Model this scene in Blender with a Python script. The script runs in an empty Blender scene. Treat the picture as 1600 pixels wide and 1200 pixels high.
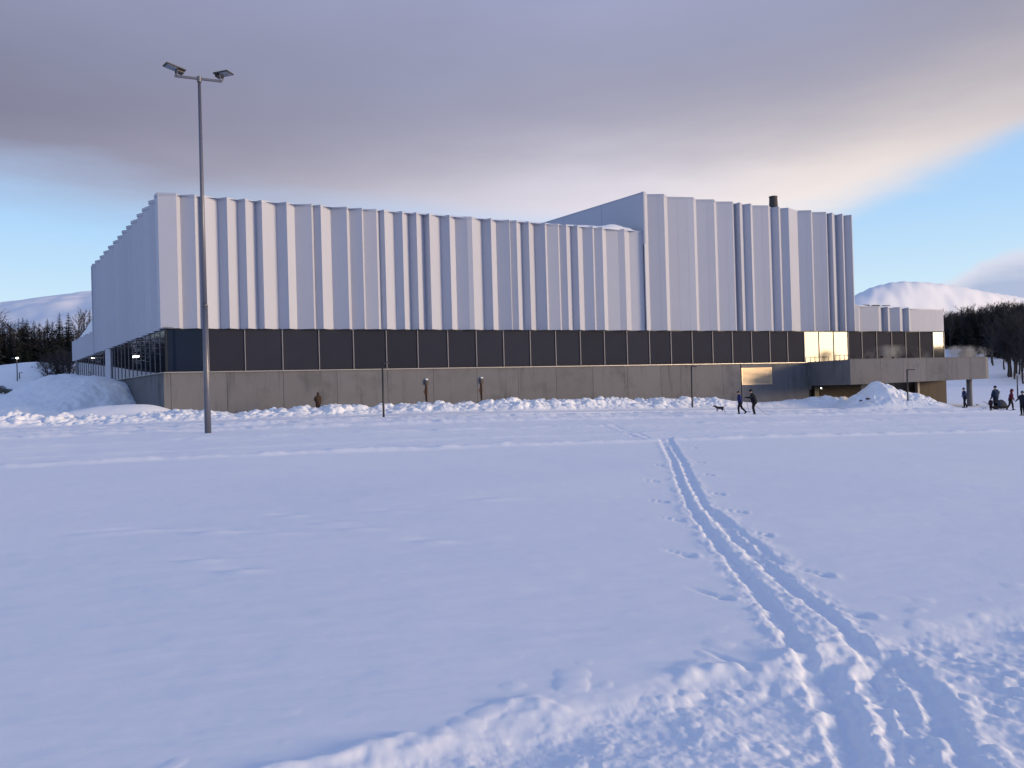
import bpy, bmesh, math, random
import numpy as np
from mathutils import Vector, Matrix

random.seed(7)
rng = np.random.default_rng(7)
scene = bpy.context.scene
COL = scene.collection
R = math.radians

# ------------------------------------------------------------------ camera
EYE = 1.55
FPX = 1300.0                       # focal length in pixels of a 1600 wide frame
ROLL, PITCH = R(1.6), math.atan(10 / 1300)
_f = Vector((0, math.cos(PITCH), math.sin(PITCH)))
_r0 = Vector((1, 0, 0)); _u0 = _r0.cross(_f)
_r = math.cos(ROLL) * _r0 - math.sin(ROLL) * _u0
_u = math.sin(ROLL) * _r0 + math.cos(ROLL) * _u0
cam_data = bpy.data.cameras.new('camera')
cam = bpy.data.objects.new('camera', cam_data); COL.objects.link(cam)
cam.matrix_world = Matrix(((_r.x, _u.x, -_f.x, 0), (_r.y, _u.y, -_f.y, 0), (_r.z, _u.z, -_f.z, EYE), (0, 0, 0, 1)))
cam_data.sensor_width = 36; cam_data.lens = 36 * FPX / 1600
cam_data.clip_start = 0.1; cam_data.clip_end = 30000
scene.camera = cam

# ------------------------------------------------------------------ sun
SUN_AZ, SUN_EL = 105.5, 4.0        # degrees clockwise from +Y (the view), above the horizon
sd = bpy.data.lights.new('sun', 'SUN'); sd.energy = 4.2; sd.angle = R(17); sd.color = (1.0, 0.75, 0.47)
sun = bpy.data.objects.new('sun', sd); COL.objects.link(sun)
sdir = Vector((math.sin(R(SUN_AZ)) * math.cos(R(SUN_EL)), math.cos(R(SUN_AZ)) * math.cos(R(SUN_EL)), math.sin(R(SUN_EL))))
sun.rotation_euler = sdir.to_track_quat('Z', 'Y').to_euler()

# ------------------------------------------------------------------ sky
world = bpy.data.worlds.new('World'); scene.world = world; world.use_nodes = True
nt = world.node_tree; nt.nodes.clear()
def N(tree, typ, **kw):
    n = tree.nodes.new(typ)
    for k, v in kw.items(): setattr(n, k, v)
    return n
def setin(tree, sock, val):
    if isinstance(val, bpy.types.NodeSocket): tree.links.new(val, sock)
    elif val is not None: sock.default_value = val
def MATH(tree, op, a, b=None, c=None, clamp=False):
    n = N(tree, 'ShaderNodeMath', operation=op, use_clamp=clamp)
    for i, v in enumerate((a, b, c)):
        if v is not None: setin(tree, n.inputs[i], v)
    return n.outputs[0]
def MIX(tree, fac, a, b):
    n = N(tree, 'ShaderNodeMix', data_type='RGBA')
    setin(tree, n.inputs[0], fac); setin(tree, n.inputs[6], a); setin(tree, n.inputs[7], b)
    return n.outputs[2]
def RAMP(tree, fac, stops, interp='LINEAR'):
    n = N(tree, 'ShaderNodeValToRGB'); cr = n.color_ramp; cr.interpolation = interp
    while len(cr.elements) < len(stops): cr.elements.new(0.5)
    for e, (p, c) in zip(cr.elements, stops):
        e.position = p; e.color = c if len(c) == 4 else (*c, 1)
    setin(tree, n.inputs[0], fac)
    return n.outputs[0]
def NOISE(tree, vec, scale, detail=4, rough=0.5, lac=2.0):
    n = N(tree, 'ShaderNodeTexNoise')
    if vec is not None: tree.links.new(vec, n.inputs['Vector'])
    n.inputs['Scale'].default_value = scale; n.inputs['Detail'].default_value = detail
    n.inputs['Roughness'].default_value = rough; n.inputs['Lacunarity'].default_value = lac
    return n.outputs[0]
def SMOOTH(tree, x, lo, hi):
    n = N(tree, 'ShaderNodeMapRange', interpolation_type='SMOOTHSTEP')
    setin(tree, n.inputs[0], x); setin(tree, n.inputs[1], lo); setin(tree, n.inputs[2], hi)
    return n.outputs[0]
tc = N(nt, 'ShaderNodeTexCoord')
sep = N(nt, 'ShaderNodeSeparateXYZ'); nt.links.new(tc.outputs['Generated'], sep.inputs[0])
dx, dy, dz = sep.outputs
elev = MATH(nt, 'MULTIPLY', MATH(nt, 'ARCSINE', dz), 57.29578)
azim = MATH(nt, 'MULTIPLY', MATH(nt, 'ARCTAN2', dx, dy), 57.29578)
zz = MATH(nt, 'ADD', MATH(nt, 'MAXIMUM', dz, 0.0), 0.10)
comb = N(nt, 'ShaderNodeCombineXYZ')
setin(nt, comb.inputs[0], MATH(nt, 'DIVIDE', dx, zz)); setin(nt, comb.inputs[1], MATH(nt, 'DIVIDE', dy, zz))
PL = comb.outputs[0]
sky = N(nt, 'ShaderNodeTexSky', sky_type='NISHITA', sun_disc=False, sun_elevation=R(SUN_EL), sun_rotation=R(SUN_AZ),
        altitude=50, air_density=1.0, dust_density=0.4, ozone_density=3.0)
nish = N(nt, 'ShaderNodeVectorMath', operation='SCALE'); nt.links.new(sky.outputs[0], nish.inputs[0]); nish.inputs[3].default_value = 0.10
ef = MATH(nt, 'DIVIDE', elev, 90.0)
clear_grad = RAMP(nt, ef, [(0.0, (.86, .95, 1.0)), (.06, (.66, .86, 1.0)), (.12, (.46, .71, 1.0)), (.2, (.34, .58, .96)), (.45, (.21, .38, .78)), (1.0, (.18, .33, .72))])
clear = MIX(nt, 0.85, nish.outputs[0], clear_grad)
# the cloud deck: lower edge as an elevation over azimuth, ragged by noise
azf = MATH(nt, 'ADD', MATH(nt, 'DIVIDE', azim, 360.0), 0.5)
def az(a): return a / 360 + .5
def el(e): return (e / 30, e / 30, e / 30)
edge0 = RAMP(nt, azf, [(0.0, el(12)), (az(-90), el(14)), (az(-45), el(14.5)), (az(-31), el(13.2)), (az(-20), el(12.4)), (az(-6), el(11.3)),
                       (az(10), el(10.7)), (az(19), el(10.5)), (az(24), el(11.4)), (az(32), el(13.4)), (az(42), el(16.5)), (az(75), el(19)), (az(125), el(16)), (1.0, el(12))], 'B_SPLINE')
ed = MATH(nt, 'MULTIPLY', edge0, 30.0)
stretch = N(nt, 'ShaderNodeMapping'); stretch.inputs['Scale'].default_value = (1, 1, 4.5); nt.links.new(tc.outputs['Generated'], stretch.inputs[0])
rag = MATH(nt, 'MULTIPLY', MATH(nt, 'SUBTRACT', NOISE(nt, stretch.outputs[0], 3.2, 6, .55), 0.5), 4.0)
q = MATH(nt, 'SUBTRACT', elev, MATH(nt, 'ADD', ed, rag))
leftness = SMOOTH(nt, azim, 16.0, -18.0)
soft = MATH(nt, 'ADD', 1.3, MATH(nt, 'MULTIPLY', leftness, 1.2))
deck = SMOOTH(nt, MATH(nt, 'DIVIDE', q, soft), -1.0, 1.0)
# breaks in the deck high above
brk = SMOOTH(nt, NOISE(nt, PL, 0.55, 5, .55), 0.42, 0.60)
brk = MATH(nt, 'MULTIPLY', brk, SMOOTH(nt, elev, 28.0, 44.0))
deck = MATH(nt, 'MULTIPLY', deck, MATH(nt, 'SUBTRACT', 1.0, MATH(nt, 'MULTIPLY', brk, 0.9)))
mott = NOISE(nt, PL, 0.8, 5, .55)
qf = MATH(nt, 'DIVIDE', q, 40.0)
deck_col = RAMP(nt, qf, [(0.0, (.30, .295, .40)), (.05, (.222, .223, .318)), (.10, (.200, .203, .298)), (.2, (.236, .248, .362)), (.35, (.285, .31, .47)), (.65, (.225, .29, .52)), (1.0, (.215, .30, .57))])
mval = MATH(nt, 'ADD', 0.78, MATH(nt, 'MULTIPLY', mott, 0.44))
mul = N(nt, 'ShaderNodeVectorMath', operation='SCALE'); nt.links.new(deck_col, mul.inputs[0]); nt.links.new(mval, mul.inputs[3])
def GAUSS(x, c, s):
    t = MATH(nt, 'DIVIDE', MATH(nt, 'SUBTRACT', x, c), s)
    return MATH(nt, 'EXPONENT', MATH(nt, 'MULTIPLY', MATH(nt, 'MULTIPLY', t, t), -1.0))
rim = MATH(nt, 'MULTIPLY', GAUSS(azim, 12.0, 25.0), GAUSS(q, 0.0, 5.6))
rim_col = MIX(nt, SMOOTH(nt, azim, 4.0, 26.0), (.80, .76, .84, 1), (1.02, .91, .82, 1))
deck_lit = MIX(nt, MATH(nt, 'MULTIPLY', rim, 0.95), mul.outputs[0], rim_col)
# a broad lighter sheen of thin cloud in the middle right
sheen = MATH(nt, 'MULTIPLY', GAUSS(azim, 22.0, 30.0), GAUSS(elev, 18.0, 9.0))
deck_lit = MIX(nt, MATH(nt, 'MULTIPLY', sheen, 0.18), deck_lit, (.55, .52, .60, 1))
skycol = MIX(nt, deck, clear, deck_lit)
# low cloud bank above the far mountain
cb_n = MATH(nt, 'MULTIPLY', MATH(nt, 'SUBTRACT', NOISE(nt, stretch.outputs[0], 7.0, 6, .55), .5), 3.2)
cb_top = MATH(nt, 'ADD', MATH(nt, 'ADD', RAMP(nt, azf, [(0, el(3)), (az(-60), el(2)), (az(20), el(2)), (az(26), el(4.2)), (az(30), el(7.3)), (az(40), el(8)), (az(80), el(3)), (1, el(3))]), 0.0), 0.0)
cb_top = MATH(nt, 'ADD', MATH(nt, 'MULTIPLY', cb_top, 30.0), cb_n)
cb = MATH(nt, 'MULTIPLY', SMOOTH(nt, MATH(nt, 'SUBTRACT', cb_top, elev), -.25, .7), SMOOTH(nt, elev, -1.0, 3.0))
cb_in = SMOOTH(nt, MATH(nt, 'SUBTRACT', cb_top, elev), .2, 2.2)
skycol = MIX(nt, MATH(nt, 'MULTIPLY', cb, .85), skycol, MIX(nt, cb_in, (.66, .66, .76, 1), (.37, .42, .60, 1)))
# golden glow low towards the sun
glow = MATH(nt, 'MULTIPLY', GAUSS(azim, SUN_AZ, 32.0), GAUSS(elev, 2.0, 8.0))
skycol = MIX(nt, MATH(nt, 'MULTIPLY', glow, .9), skycol, (1.7, 1.2, .62, 1))
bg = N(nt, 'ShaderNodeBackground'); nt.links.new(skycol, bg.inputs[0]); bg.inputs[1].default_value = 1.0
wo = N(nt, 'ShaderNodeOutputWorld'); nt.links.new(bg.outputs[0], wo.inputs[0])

vs = scene.view_settings
vs.view_transform = 'Standard'; vs.look = 'None'; vs.gamma = 1; vs.use_curve_mapping = False; vs.exposure = 0.13

# ------------------------------------------------------------------ geometry helpers
EYEV = Vector((0, 0, EYE))
def ray(x, y):
    v = _f + _r * ((x - 800) / FPX) + _u * ((600 - y) / FPX)
    return v / v.y
def at(x, y, depth): return EYEV + ray(x, y) * depth

def make(name, verts, faces, mat, parent=None, loc=None, smooth=False, mats=None):
    """one mesh object; its origin sits at the bottom centre of its vertices (world coordinates in)"""
    va = np.asarray(verts, float)
    if loc is None:
        loc = Vector(((va[:, 0].min() + va[:, 0].max()) / 2, (va[:, 1].min() + va[:, 1].max()) / 2, va[:, 2].min()))
    else: loc = Vector(loc)
    va = va - np.array(loc)
    me = bpy.data.meshes.new(name)
    me.from_pydata([tuple(v) for v in va], [], faces)
    me.update()
    for m in (mats or [mat]): me.materials.append(m)
    if smooth: me.shade_smooth()
    o = bpy.data.objects.new(name, me); COL.objects.link(o)
    if parent is not None:
        o.parent = parent; o.location = loc - world_loc(parent)
    else: o.location = loc
    return o
def world_loc(o):
    l = Vector(o.location)
    while o.parent: o = o.parent; l = l + o.location
    return l
def empty(name, loc, label=None, cat=None, group=None):
    o = bpy.data.objects.new(name, None); COL.objects.link(o); o.location = loc; o.empty_display_size = .3
    tag(o, label, cat, group); return o
def tag(o, label=None, cat=None, group=None, kind=None):
    if label: o['label'] = label
    if cat: o['category'] = cat
    if group: o['group'] = group
    if kind: o['kind'] = kind
    return o

class MB:
    """collects shapes into one mesh"""
    def __init__(s): s.v = []; s.f = []
    def add(s, vs_, fs):
        b = len(s.v); s.v += [tuple(v) for v in vs_]; s.f += [tuple(i + b for i in f) for f in fs]; return s
    def box(s, c, size, rot=None, bevel=0):
        sx, sy, sz = [k / 2 for k in size]; c = Vector(c)
        m = rot if rot is not None else Matrix.Identity(3)
        if bevel:
            b = bevel; pts = []
            prof = [(-sx + b, -sy), (sx - b, -sy), (sx, -sy + b), (sx, sy - b), (sx - b, sy), (-sx + b, sy), (-sx, sy - b), (-sx, -sy + b)]
            for z, k in ((-sz, b), (-sz + b, 0), (sz - b, 0), (sz, b)):
                for (x, y) in prof:
                    xx = x - math.copysign(min(k, abs(x)), x); yy = y - math.copysign(min(k, abs(y)), y)
                    pts.append(c + m @ Vector((xx, yy, z)))
            fs = []
            for j in range(3):
                for i in range(8): fs.append((j * 8 + i, j * 8 + (i + 1) % 8, (j + 1) * 8 + (i + 1) % 8, (j + 1) * 8 + i))
            fs.append(tuple(range(7, -1, -1))); fs.append(tuple(range(24, 32)))
            return s.add(pts, fs)
        pts = [c + m @ Vector((x, y, z)) for z in (-sz, sz) for (x, y) in ((-sx, -sy), (sx, -sy), (sx, sy), (-sx, sy))]
        return s.add(pts, [(3, 2, 1, 0), (4, 5, 6, 7), (0, 1, 5, 4), (1, 2, 6, 5), (2, 3, 7, 6), (3, 0, 4, 7)])
    def prism(s, poly, z0, z1):
        """poly: plan points; z0/z1 number or list per point"""
        n = len(poly)
        zb = z0 if hasattr(z0, '__len__') else [z0] * n
        zt = z1 if hasattr(z1, '__len__') else [z1] * n
        area = sum(poly[i][0] * poly[(i + 1) % n][1] - poly[(i + 1) % n][0] * poly[i][1] for i in range(n))
        if area < 0: poly = poly[::-1]; zb = list(zb)[::-1]; zt = list(zt)[::-1]
        pts = [(p[0], p[1], z) for p, z in zip(poly, zb)] + [(p[0], p[1], z) for p, z in zip(poly, zt)]
        fs = [tuple(range(n - 1, -1, -1)), tuple(range(n, 2 * n))] + [(i, (i + 1) % n, n + (i + 1) % n, n + i) for i in range(n)]
        return s.add(pts, fs)
    def tube(s, pts, rad, seg=10, caps=True):
        pts = [Vector(p) for p in pts]
        rad = rad if hasattr(rad, '__len__') else [rad] * len(pts)
        b = len(s.v); up = Vector((0, 0, 1)); a = None
        for i, p in enumerate(pts):
            d = (pts[min(i + 1, len(pts) - 1)] - pts[max(i - 1, 0)]).normalized()
            if a is None:
                a = d.cross(up)
                if a.length < .05: a = Vector((1, 0, 0))
            a = (a - d * a.dot(d)).normalized(); c = d.cross(a)
            for k in range(seg):
                t = 2 * math.pi * k / seg
                s.v.append(tuple(p + (a * math.cos(t) + c * math.sin(t)) * rad[i]))
        for i in range(len(pts) - 1):
            for k in range(seg):
                k2 = (k + 1) % seg
                s.f.append((b + i * seg + k, b + i * seg + k2, b + (i + 1) * seg + k2, b + (i + 1) * seg + k))
        if caps:
            s.f.append(tuple(b + k for k in range(seg - 1, -1, -1)))
            e = b + (len(pts) - 1) * seg; s.f.append(tuple(e + k for k in range(seg)))
        return s
    def ball(s, c, r, seg=10, rings=6):
        c = Vector(c); r = r if hasattr(r, '__len__') else (r, r, r)
        b = len(s.v)
        s.v.append((c.x, c.y, c.z - r[2]))
        for j in range(1, rings):
            ph = -math.pi / 2 + math.pi * j / rings
            for k in range(seg):
                t = 2 * math.pi * k / seg
                s.v.append((c.x + r[0] * math.cos(ph) * math.cos(t), c.y + r[1] * math.cos(ph) * math.sin(t), c.z + r[2] * math.sin(ph)))
        s.v.append((c.x, c.y, c.z + r[2])); top = len(s.v) - 1
        for k in range(seg):
            k2 = (k + 1) % seg
            s.f.append((b, b + 1 + k2, b + 1 + k)); s.f.append((top, b + 1 + (rings - 2) * seg + k, b + 1 + (rings - 2) * seg + k2))
            for j in range(rings - 2):
                s.f.append((b + 1 + j * seg + k, b + 1 + j * seg + k2, b + 1 + (j + 1) * seg + k2, b + 1 + (j + 1) * seg + k))
        return s
    def build(s, name, mat, parent=None, loc=None, smooth=False): return make(name, s.v, s.f, mat, parent, loc, smooth)

# ------------------------------------------------------------------ numpy noise
def _hash(ix, iy, k):
    h = (ix.astype(np.int64) * 374761393 + iy.astype(np.int64) * 668265263 + k * 144269504) & 0xffffffff
    h = ((h ^ (h >> 13)) * 1274126177) & 0xffffffff
    h = (h ^ (h >> 16))
    return (h & 0xffffff) / float(0xffffff)
def vnoise(x, y, k=0):
    ix = np.floor(x); iy = np.floor(y); fx = x - ix; fy = y - iy
    fx = fx * fx * fx * (fx * (fx * 6 - 15) + 10); fy = fy * fy * fy * (fy * (fy * 6 - 15) + 10)
    a = _hash(ix, iy, k); b = _hash(ix + 1, iy, k); c = _hash(ix, iy + 1, k); d = _hash(ix + 1, iy + 1, k)
    return (a * (1 - fx) + b * fx) * (1 - fy) + (c * (1 - fx) + d * fx) * fy * 1.0
def fbm(x, y, oct=4, k=0, gain=.5):
    s = 0; a = 1; t = 0
    for o in range(oct):
        s = s + a * (vnoise(x * 2 ** o + 17.3 * o, y * 2 ** o - 9.1 * o, k + o) - .5); t += a; a *= gain
    return s / t * 2
def clods(x, y, cell, k=0, density=.8):
    """domes of random size scattered on a jittered grid: lumps of broken snow"""
    ix = np.floor(x / cell); iy = np.floor(y / cell); best = np.zeros_like(x)
    for ox in (-1, 0, 1):
        for oy in (-1, 0, 1):
            cx = ix + ox; cy = iy + oy
            jx = (cx + _hash(cx, cy, k + 1)) * cell; jy = (cy + _hash(cx, cy, k + 2)) * cell
            rr = cell * (.3 + .55 * _hash(cx, cy, k + 3)); on = _hash(cx, cy, k + 4) < density
            an = _hash(cx, cy, k + 5) * 3.14; st = .65 + .35 * _hash(cx, cy, k + 6)
            ddx = (x - jx) * np.cos(an) + (y - jy) * np.sin(an); ddy = (-(x - jx) * np.sin(an) + (y - jy) * np.cos(an)) / st
            d2 = 1 - np.maximum(np.abs(ddx), np.abs(ddy)) ** 2 / (rr * rr) * .5 - (ddx ** 2 + ddy ** 2) / (rr * rr) * .5
            best = np.maximum(best, np.where(on, rr * np.sqrt(np.clip(d2, 0, 1)), 0))
    return best
def sstep(x, a, b):
    t = np.clip((x - a) / (b - a), 0, 1); return t * t * (3 - 2 * t)
def polydist(px, py, pts):
    """distance to a polyline, signed side and length along it"""
    best = np.full(px.shape, 1e9); sg = np.zeros(px.shape); al = np.zeros(px.shape); L = 0
    for (x0, y0), (x1, y1) in zip(pts[:-1], pts[1:]):
        ex, ey = x1 - x0, y1 - y0; ll = ex * ex + ey * ey
        t = np.clip(((px - x0) * ex + (py - y0) * ey) / ll, 0, 1)
        qx = px - (x0 + t * ex); qy = py - (y0 + t * ey); d = np.hypot(qx, qy)
        m = d < best
        best = np.where(m, d, best); sg = np.where(m, np.sign(ex * qy - ey * qx), sg); al = np.where(m, L + t * math.sqrt(ll), al)
        L += math.sqrt(ll)
    return best, sg, al

# ------------------------------------------------------------------ materials
def mat(name, col, rough=.6, metal=0.0, spec=.5, noise=None, bump=None, emit=None, obj_var=0.0, build=None):
    m = bpy.data.materials.new(name); m.use_nodes = True; t = m.node_tree
    b = t.nodes['Principled BSDF']
    b.inputs['Base Color'].default_value = (*col, 1); b.inputs['Roughness'].default_value = rough
    b.inputs['Metallic'].default_value = metal; b.inputs['Specular IOR Level'].default_value = spec
    g = N(t, 'ShaderNodeTexCoord'); geo = N(t, 'ShaderNodeNewGeometry')
    c = None
    if noise:
        sc, amt, det = noise
        nz = NOISE(t, geo.outputs['Position'], sc, det, .6)
        f = MATH(t, 'ADD', MATH(t, 'MULTIPLY', MATH(t, 'SUBTRACT', nz, .5), 2 * amt), 1.0)
        if obj_var:
            oi = N(t, 'ShaderNodeObjectInfo')
            f = MATH(t, 'ADD', f, MATH(t, 'MULTIPLY', MATH(t, 'SUBTRACT', oi.outputs['Random'], .5), 2 * obj_var))
        s = N(t, 'ShaderNodeVectorMath', operation='SCALE'); s.inputs[0].default_value = col; t.links.new(f, s.inputs[3])
        t.links.new(s.outputs[0], b.inputs['Base Color']); c = s.outputs[0]
    if bump:
        sc, st, dist = bump
        nz = NOISE(t, geo.outputs['Position'], sc, 5, .6)
        bn = N(t, 'ShaderNodeBump'); bn.inputs['Strength'].default_value = st; bn.inputs['Distance'].default_value = dist
        t.links.new(nz, bn.inputs['Height']); t.links.new(bn.outputs[0], b.inputs['Normal'])
    if emit:
        b.inputs['Emission Color'].default_value = (*emit[0], 1); b.inputs['Emission Strength'].default_value = emit[1]
    if build: build(m, t, b, geo, c)
    return m
def concrete_extra(m, t, b, geo, c):
    # vertical rain streaks and blotches
    mp = N(t, 'ShaderNodeMapping'); mp.inputs['Scale'].default_value = (1.6, 1.6, .18); t.links.new(geo.outputs['Position'], mp.inputs[0])
    st = SMOOTH(t, NOISE(t, mp.outputs[0], 1.4, 5, .6), .52, .75)
    bl = SMOOTH(t, NOISE(t, geo.outputs['Position'], .45, 5, .6), .5, .72)
    k = MATH(t, 'SUBTRACT', 1.0, MATH(t, 'ADD', MATH(t, 'MULTIPLY', st, .28), MATH(t, 'MULTIPLY', bl, .22)))
    s = N(t, 'ShaderNodeVectorMath', operation='SCALE'); t.links.new(c, s.inputs[0]); t.links.new(k, s.inputs[3])
    t.links.new(s.outputs[0], b.inputs['Base Color'])
M = {}
M['snow'] = mat('snow', (.86, .87, .90), .75, spec=.35, noise=(.35, .025, 4), bump=(22, .10, .010))
M['snow'].node_tree.nodes['Principled BSDF'].inputs['Sheen Weight'].default_value = .06
M['snow_rough'] = mat('snow_rough', (.86, .87, .90), .8, spec=.3, noise=(1.5, .03, 4), bump=(9, .6, .04))
def mountain_extra(m, t, b, geo, c):
    nz = NOISE(t, geo.outputs['Position'], .012, 8, .65)
    sx = N(t, 'ShaderNodeSeparateXYZ'); t.links.new(geo.outputs['Position'], sx.inputs[0])
    low = SMOOTH(t, sx.outputs[2], 190.0, 60.0)
    k = SMOOTH(t, MATH(t, 'ADD', nz, MATH(t, 'MULTIPLY', low, .10)), .66, .74)
    t.links.new(MIX(t, MATH(t, 'MULTIPLY', k, .8), c, (.10, .09, .09, 1)), b.inputs['Base Color'])
M['mountain'] = mat('mountain_snow', (.88, .88, .90), .9, spec=.2, noise=(.004, .04, 5), build=mountain_extra)
def clad_extra(m, t, b, geo, c):
    # faint vertical seams' sheen and grime
    mp = N(t, 'ShaderNodeMapping'); mp.inputs['Scale'].default_value = (3, 3, .25); t.links.new(geo.outputs['Position'], mp.inputs[0])
    nz = NOISE(t, mp.outputs[0], 1.0, 4, .6)
    rr = MATH(t, 'ADD', .38, MATH(t, 'MULTIPLY', nz, .2)); t.links.new(rr, b.inputs['Roughness'])
    wv = N(t, 'ShaderNodeTexWave', wave_type='BANDS', bands_direction='Z'); t.links.new(geo.outputs['Position'], wv.inputs[0]); wv.inputs['Scale'].default_value = 5.0
    bn = N(t, 'ShaderNodeBump'); bn.inputs['Strength'].default_value = .08; bn.inputs['Distance'].default_value = .01
    t.links.new(wv.outputs[0], bn.inputs['Height']); t.links.new(bn.outputs[0], b.inputs['Normal'])
M['clad'] = mat('white_metal_cladding', (.46, .475, .55), .65, spec=.15, noise=(.5, .03, 4), obj_var=.025, build=clad_extra)
M['coping'] = mat('coping_metal', (.42, .44, .52), .55, .1)
M['core'] = mat('core_wall', (.3, .3, .32), .8)
M['soffit'] = mat('soffit', (.16, .17, .19), .6)
M['screen'] = mat('dark_screen', (.031, .033, .048), .7, spec=.06, noise=(.6, .10, 3), obj_var=.10)
M['mullion'] = mat('aluminium', (.22, .21, .23), .6, .2)
M['sill'] = mat('sill_metal', (.45, .42, .4), .4, .5)
M['concrete'] = mat('concrete', (.160, .160, .174), .85, spec=.2, noise=(1.2, .10, 6), bump=(6, .25, .02), obj_var=.07, build=concrete_extra)
M['brown'] = mat('brown_cladding', (.062, .050, .043), .7, spec=.2, noise=(2.0, .15, 4), obj_var=.06)
M['glass'] = mat('dark_glass', (.012, .016, .026), .03, spec=.5)
M['solar'] = mat('clear_glass', (.02, .018, .015), .04, spec=.25)
M['navy'] = mat('navy_glass', (.006, .013, .035), .04, spec=.15)
M['galv'] = mat('galvanised_steel', (.17, .17, .20), .45, .6, noise=(3, .12, 4))
M['black'] = mat('black_paint', (.018, .018, .02), .5)
M['lampglass'] = mat('lamp_lens', (.20, .22, .26), .25)
M['lit'] = mat('lit_lamp', (1, 1, 1), .4, emit=((1.0, .97, .9), 9.0))
M['louvre'] = mat('louvre_metal', (.75, .60, .44), .5, .85)
M['spruce'] = mat('spruce_needles', (.018, .022, .022), .8, spec=.15, noise=(.8, .35, 3), obj_var=.2)
M['bark'] = mat('bark', (.032, .028, .028), .85, noise=(3, .25, 3), obj_var=.15)
M['twig'] = mat('twig', (.026, .023, .026), .85, noise=(1, .3, 3), obj_var=.2)
M['rock'] = mat('rock', (.07, .065, .065), .9, noise=(2, .3, 4))
M['rust'] = mat('rust_stain', (.10, .055, .035), .9, noise=(4, .3, 4))
M['pipe'] = mat('dark_metal', (.06, .055, .055), .5, .4)

# ------------------------------------------------------------------ plan of the hall
A = np.array([-24.95, 59.35]); U = np.array([54.2, 23.8]); U = U / np.linalg.norm(U); NRM = np.array([U[1], -U[0]])
ang = R(34); V = np.array([-math.sin(ang), math.cos(ang)]); MN = np.array([-V[1], V[0]])
def FP(t, w=0.0): return A + U * t + NRM * w          # along the long front, w outwards
def LP(t, w=0.0): return A + V * t + MN * w           # along the left side
def FPT(t, w, z): p = FP(t, w); return Vector((p[0], p[1], z))
def LPT(t, w, z): p = LP(t, w); return Vector((p[0], p[1], z))
def tfront(x, y, w=0.0):
    d = ray(x, y); P0 = A + NRM * w
    s, t = np.linalg.solve(np.array([[d.x, -U[0]], [d.y, -U[1]]]), P0); return t
def tleft(x, y, w=0.0):
    d = ray(x, y); P0 = A + MN * w
    s, t = np.linalg.solve(np.array([[d.x, -V[0]], [d.y, -V[1]]]), P0); return t
Z_SILL, Z_CLAD = 3.49, 6.70

# ------------------------------------------------------------------ ground
def base_ground(X, Y):
    # flat on the left, falling gently to the right, rising to woods on both sides far behind
    s = X + 5; fall = .027 * (np.sqrt(s * s + 36) + s) / 2
    z = EYE - 1.42 - np.minimum(fall, 2.2)
    left = sstep(Y - .35 * (X + 60), 95, 165) * sstep(-X, 8, 45)
    z = z + left * 6.4 + 3.6 * np.exp(-((X + 71) / 8.5) ** 2 - ((Y - 146) / 20) ** 2) + sstep(Y, 150, 420) * 10 * sstep(-X, 0, 60)
    d = .80 * (Y - 88) + .35 * (X - 50)
    right = sstep(X, 15, 50)
    z = z + right * (np.clip(d, 0, 400) * .075 * sstep(d, 0, 60) + 4 * sstep(d, 40, 140))
    # behind the hall it stays low
    return z
def ground_scalar(X, Y): return float(base_ground(np.array([float(X)]), np.array([float(Y)]))[0])
def gp(x, y):
    """where a sight line meets the ground"""
    d = ray(x, y); D = 5.0
    for _ in range(60):
        z = ground_scalar(d.x * D, D)
        Dn = (z - EYE) / d.z if d.z < -1e-4 else 200
        D = .5 * D + .5 * max(1.0, min(Dn, 250))
    return (d.x * D, D)
TRACK_L = [gp(*p) for p in [(880, 652), (935, 660), (985, 672), (1022, 683), (1036, 690), (1052, 720), (1063, 755), (1080, 795), (1112, 840), (1142, 875), (1172, 908), (1203, 945), (1232, 985), (1262, 1030), (1296, 1095), (1322, 1150), (1345, 1215)]]
TRACK_R = [gp(*p) for p in [(897, 650), (950, 659), (1000, 671), (1034, 682), (1046, 690), (1066, 720), (1082, 755), (1103, 795), (1138, 832), (1176, 866), (1213, 897), (1252, 928), (1292, 958), (1332, 992), (1366, 1025), (1404, 1085), (1434, 1140), (1462, 1215)]]
TRACK_B = [gp(*p) for p in [(1115, 800), (1150, 830), (1188, 857), (1214, 880)]]
EXTRA = [[gp(*p) for p in l] for l in ([(1300, 1040), (1330, 1100), (1362, 1215)], [(1352, 1050), (1390, 1120), (1412, 1215)], [(1400, 1020), (1460, 1090), (1530, 1215)])]
EDGE = [gp(*p) for p in [(250, 1260), (480, 1205), (600, 1165), (700, 1142), (800, 1120), (900, 1098), (1000, 1070), (1100, 1050), (1180, 1045), (1270, 1020), (1370, 988), (1480, 968), (1600, 948), (1800, 915), (2100, 870)]]
PITS = [(1033, 727), (1026, 752), (1038, 785), (1063, 816), (1077, 868), (1133, 932), (1087, 700), (1098, 722), (1112, 742), (1126, 771), (1161, 802), (1199, 838), (1290, 897), (1348, 960), (1172, 1040), (1060, 700)]
SMALL = [(150, 833), (200, 830), (225, 828), (330, 834), (340, 832), (455, 807), (430, 836), (515, 820), (315, 876), (375, 893), (760, 784), (785, 781), (680, 848), (610, 803), (560, 830)]
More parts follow.
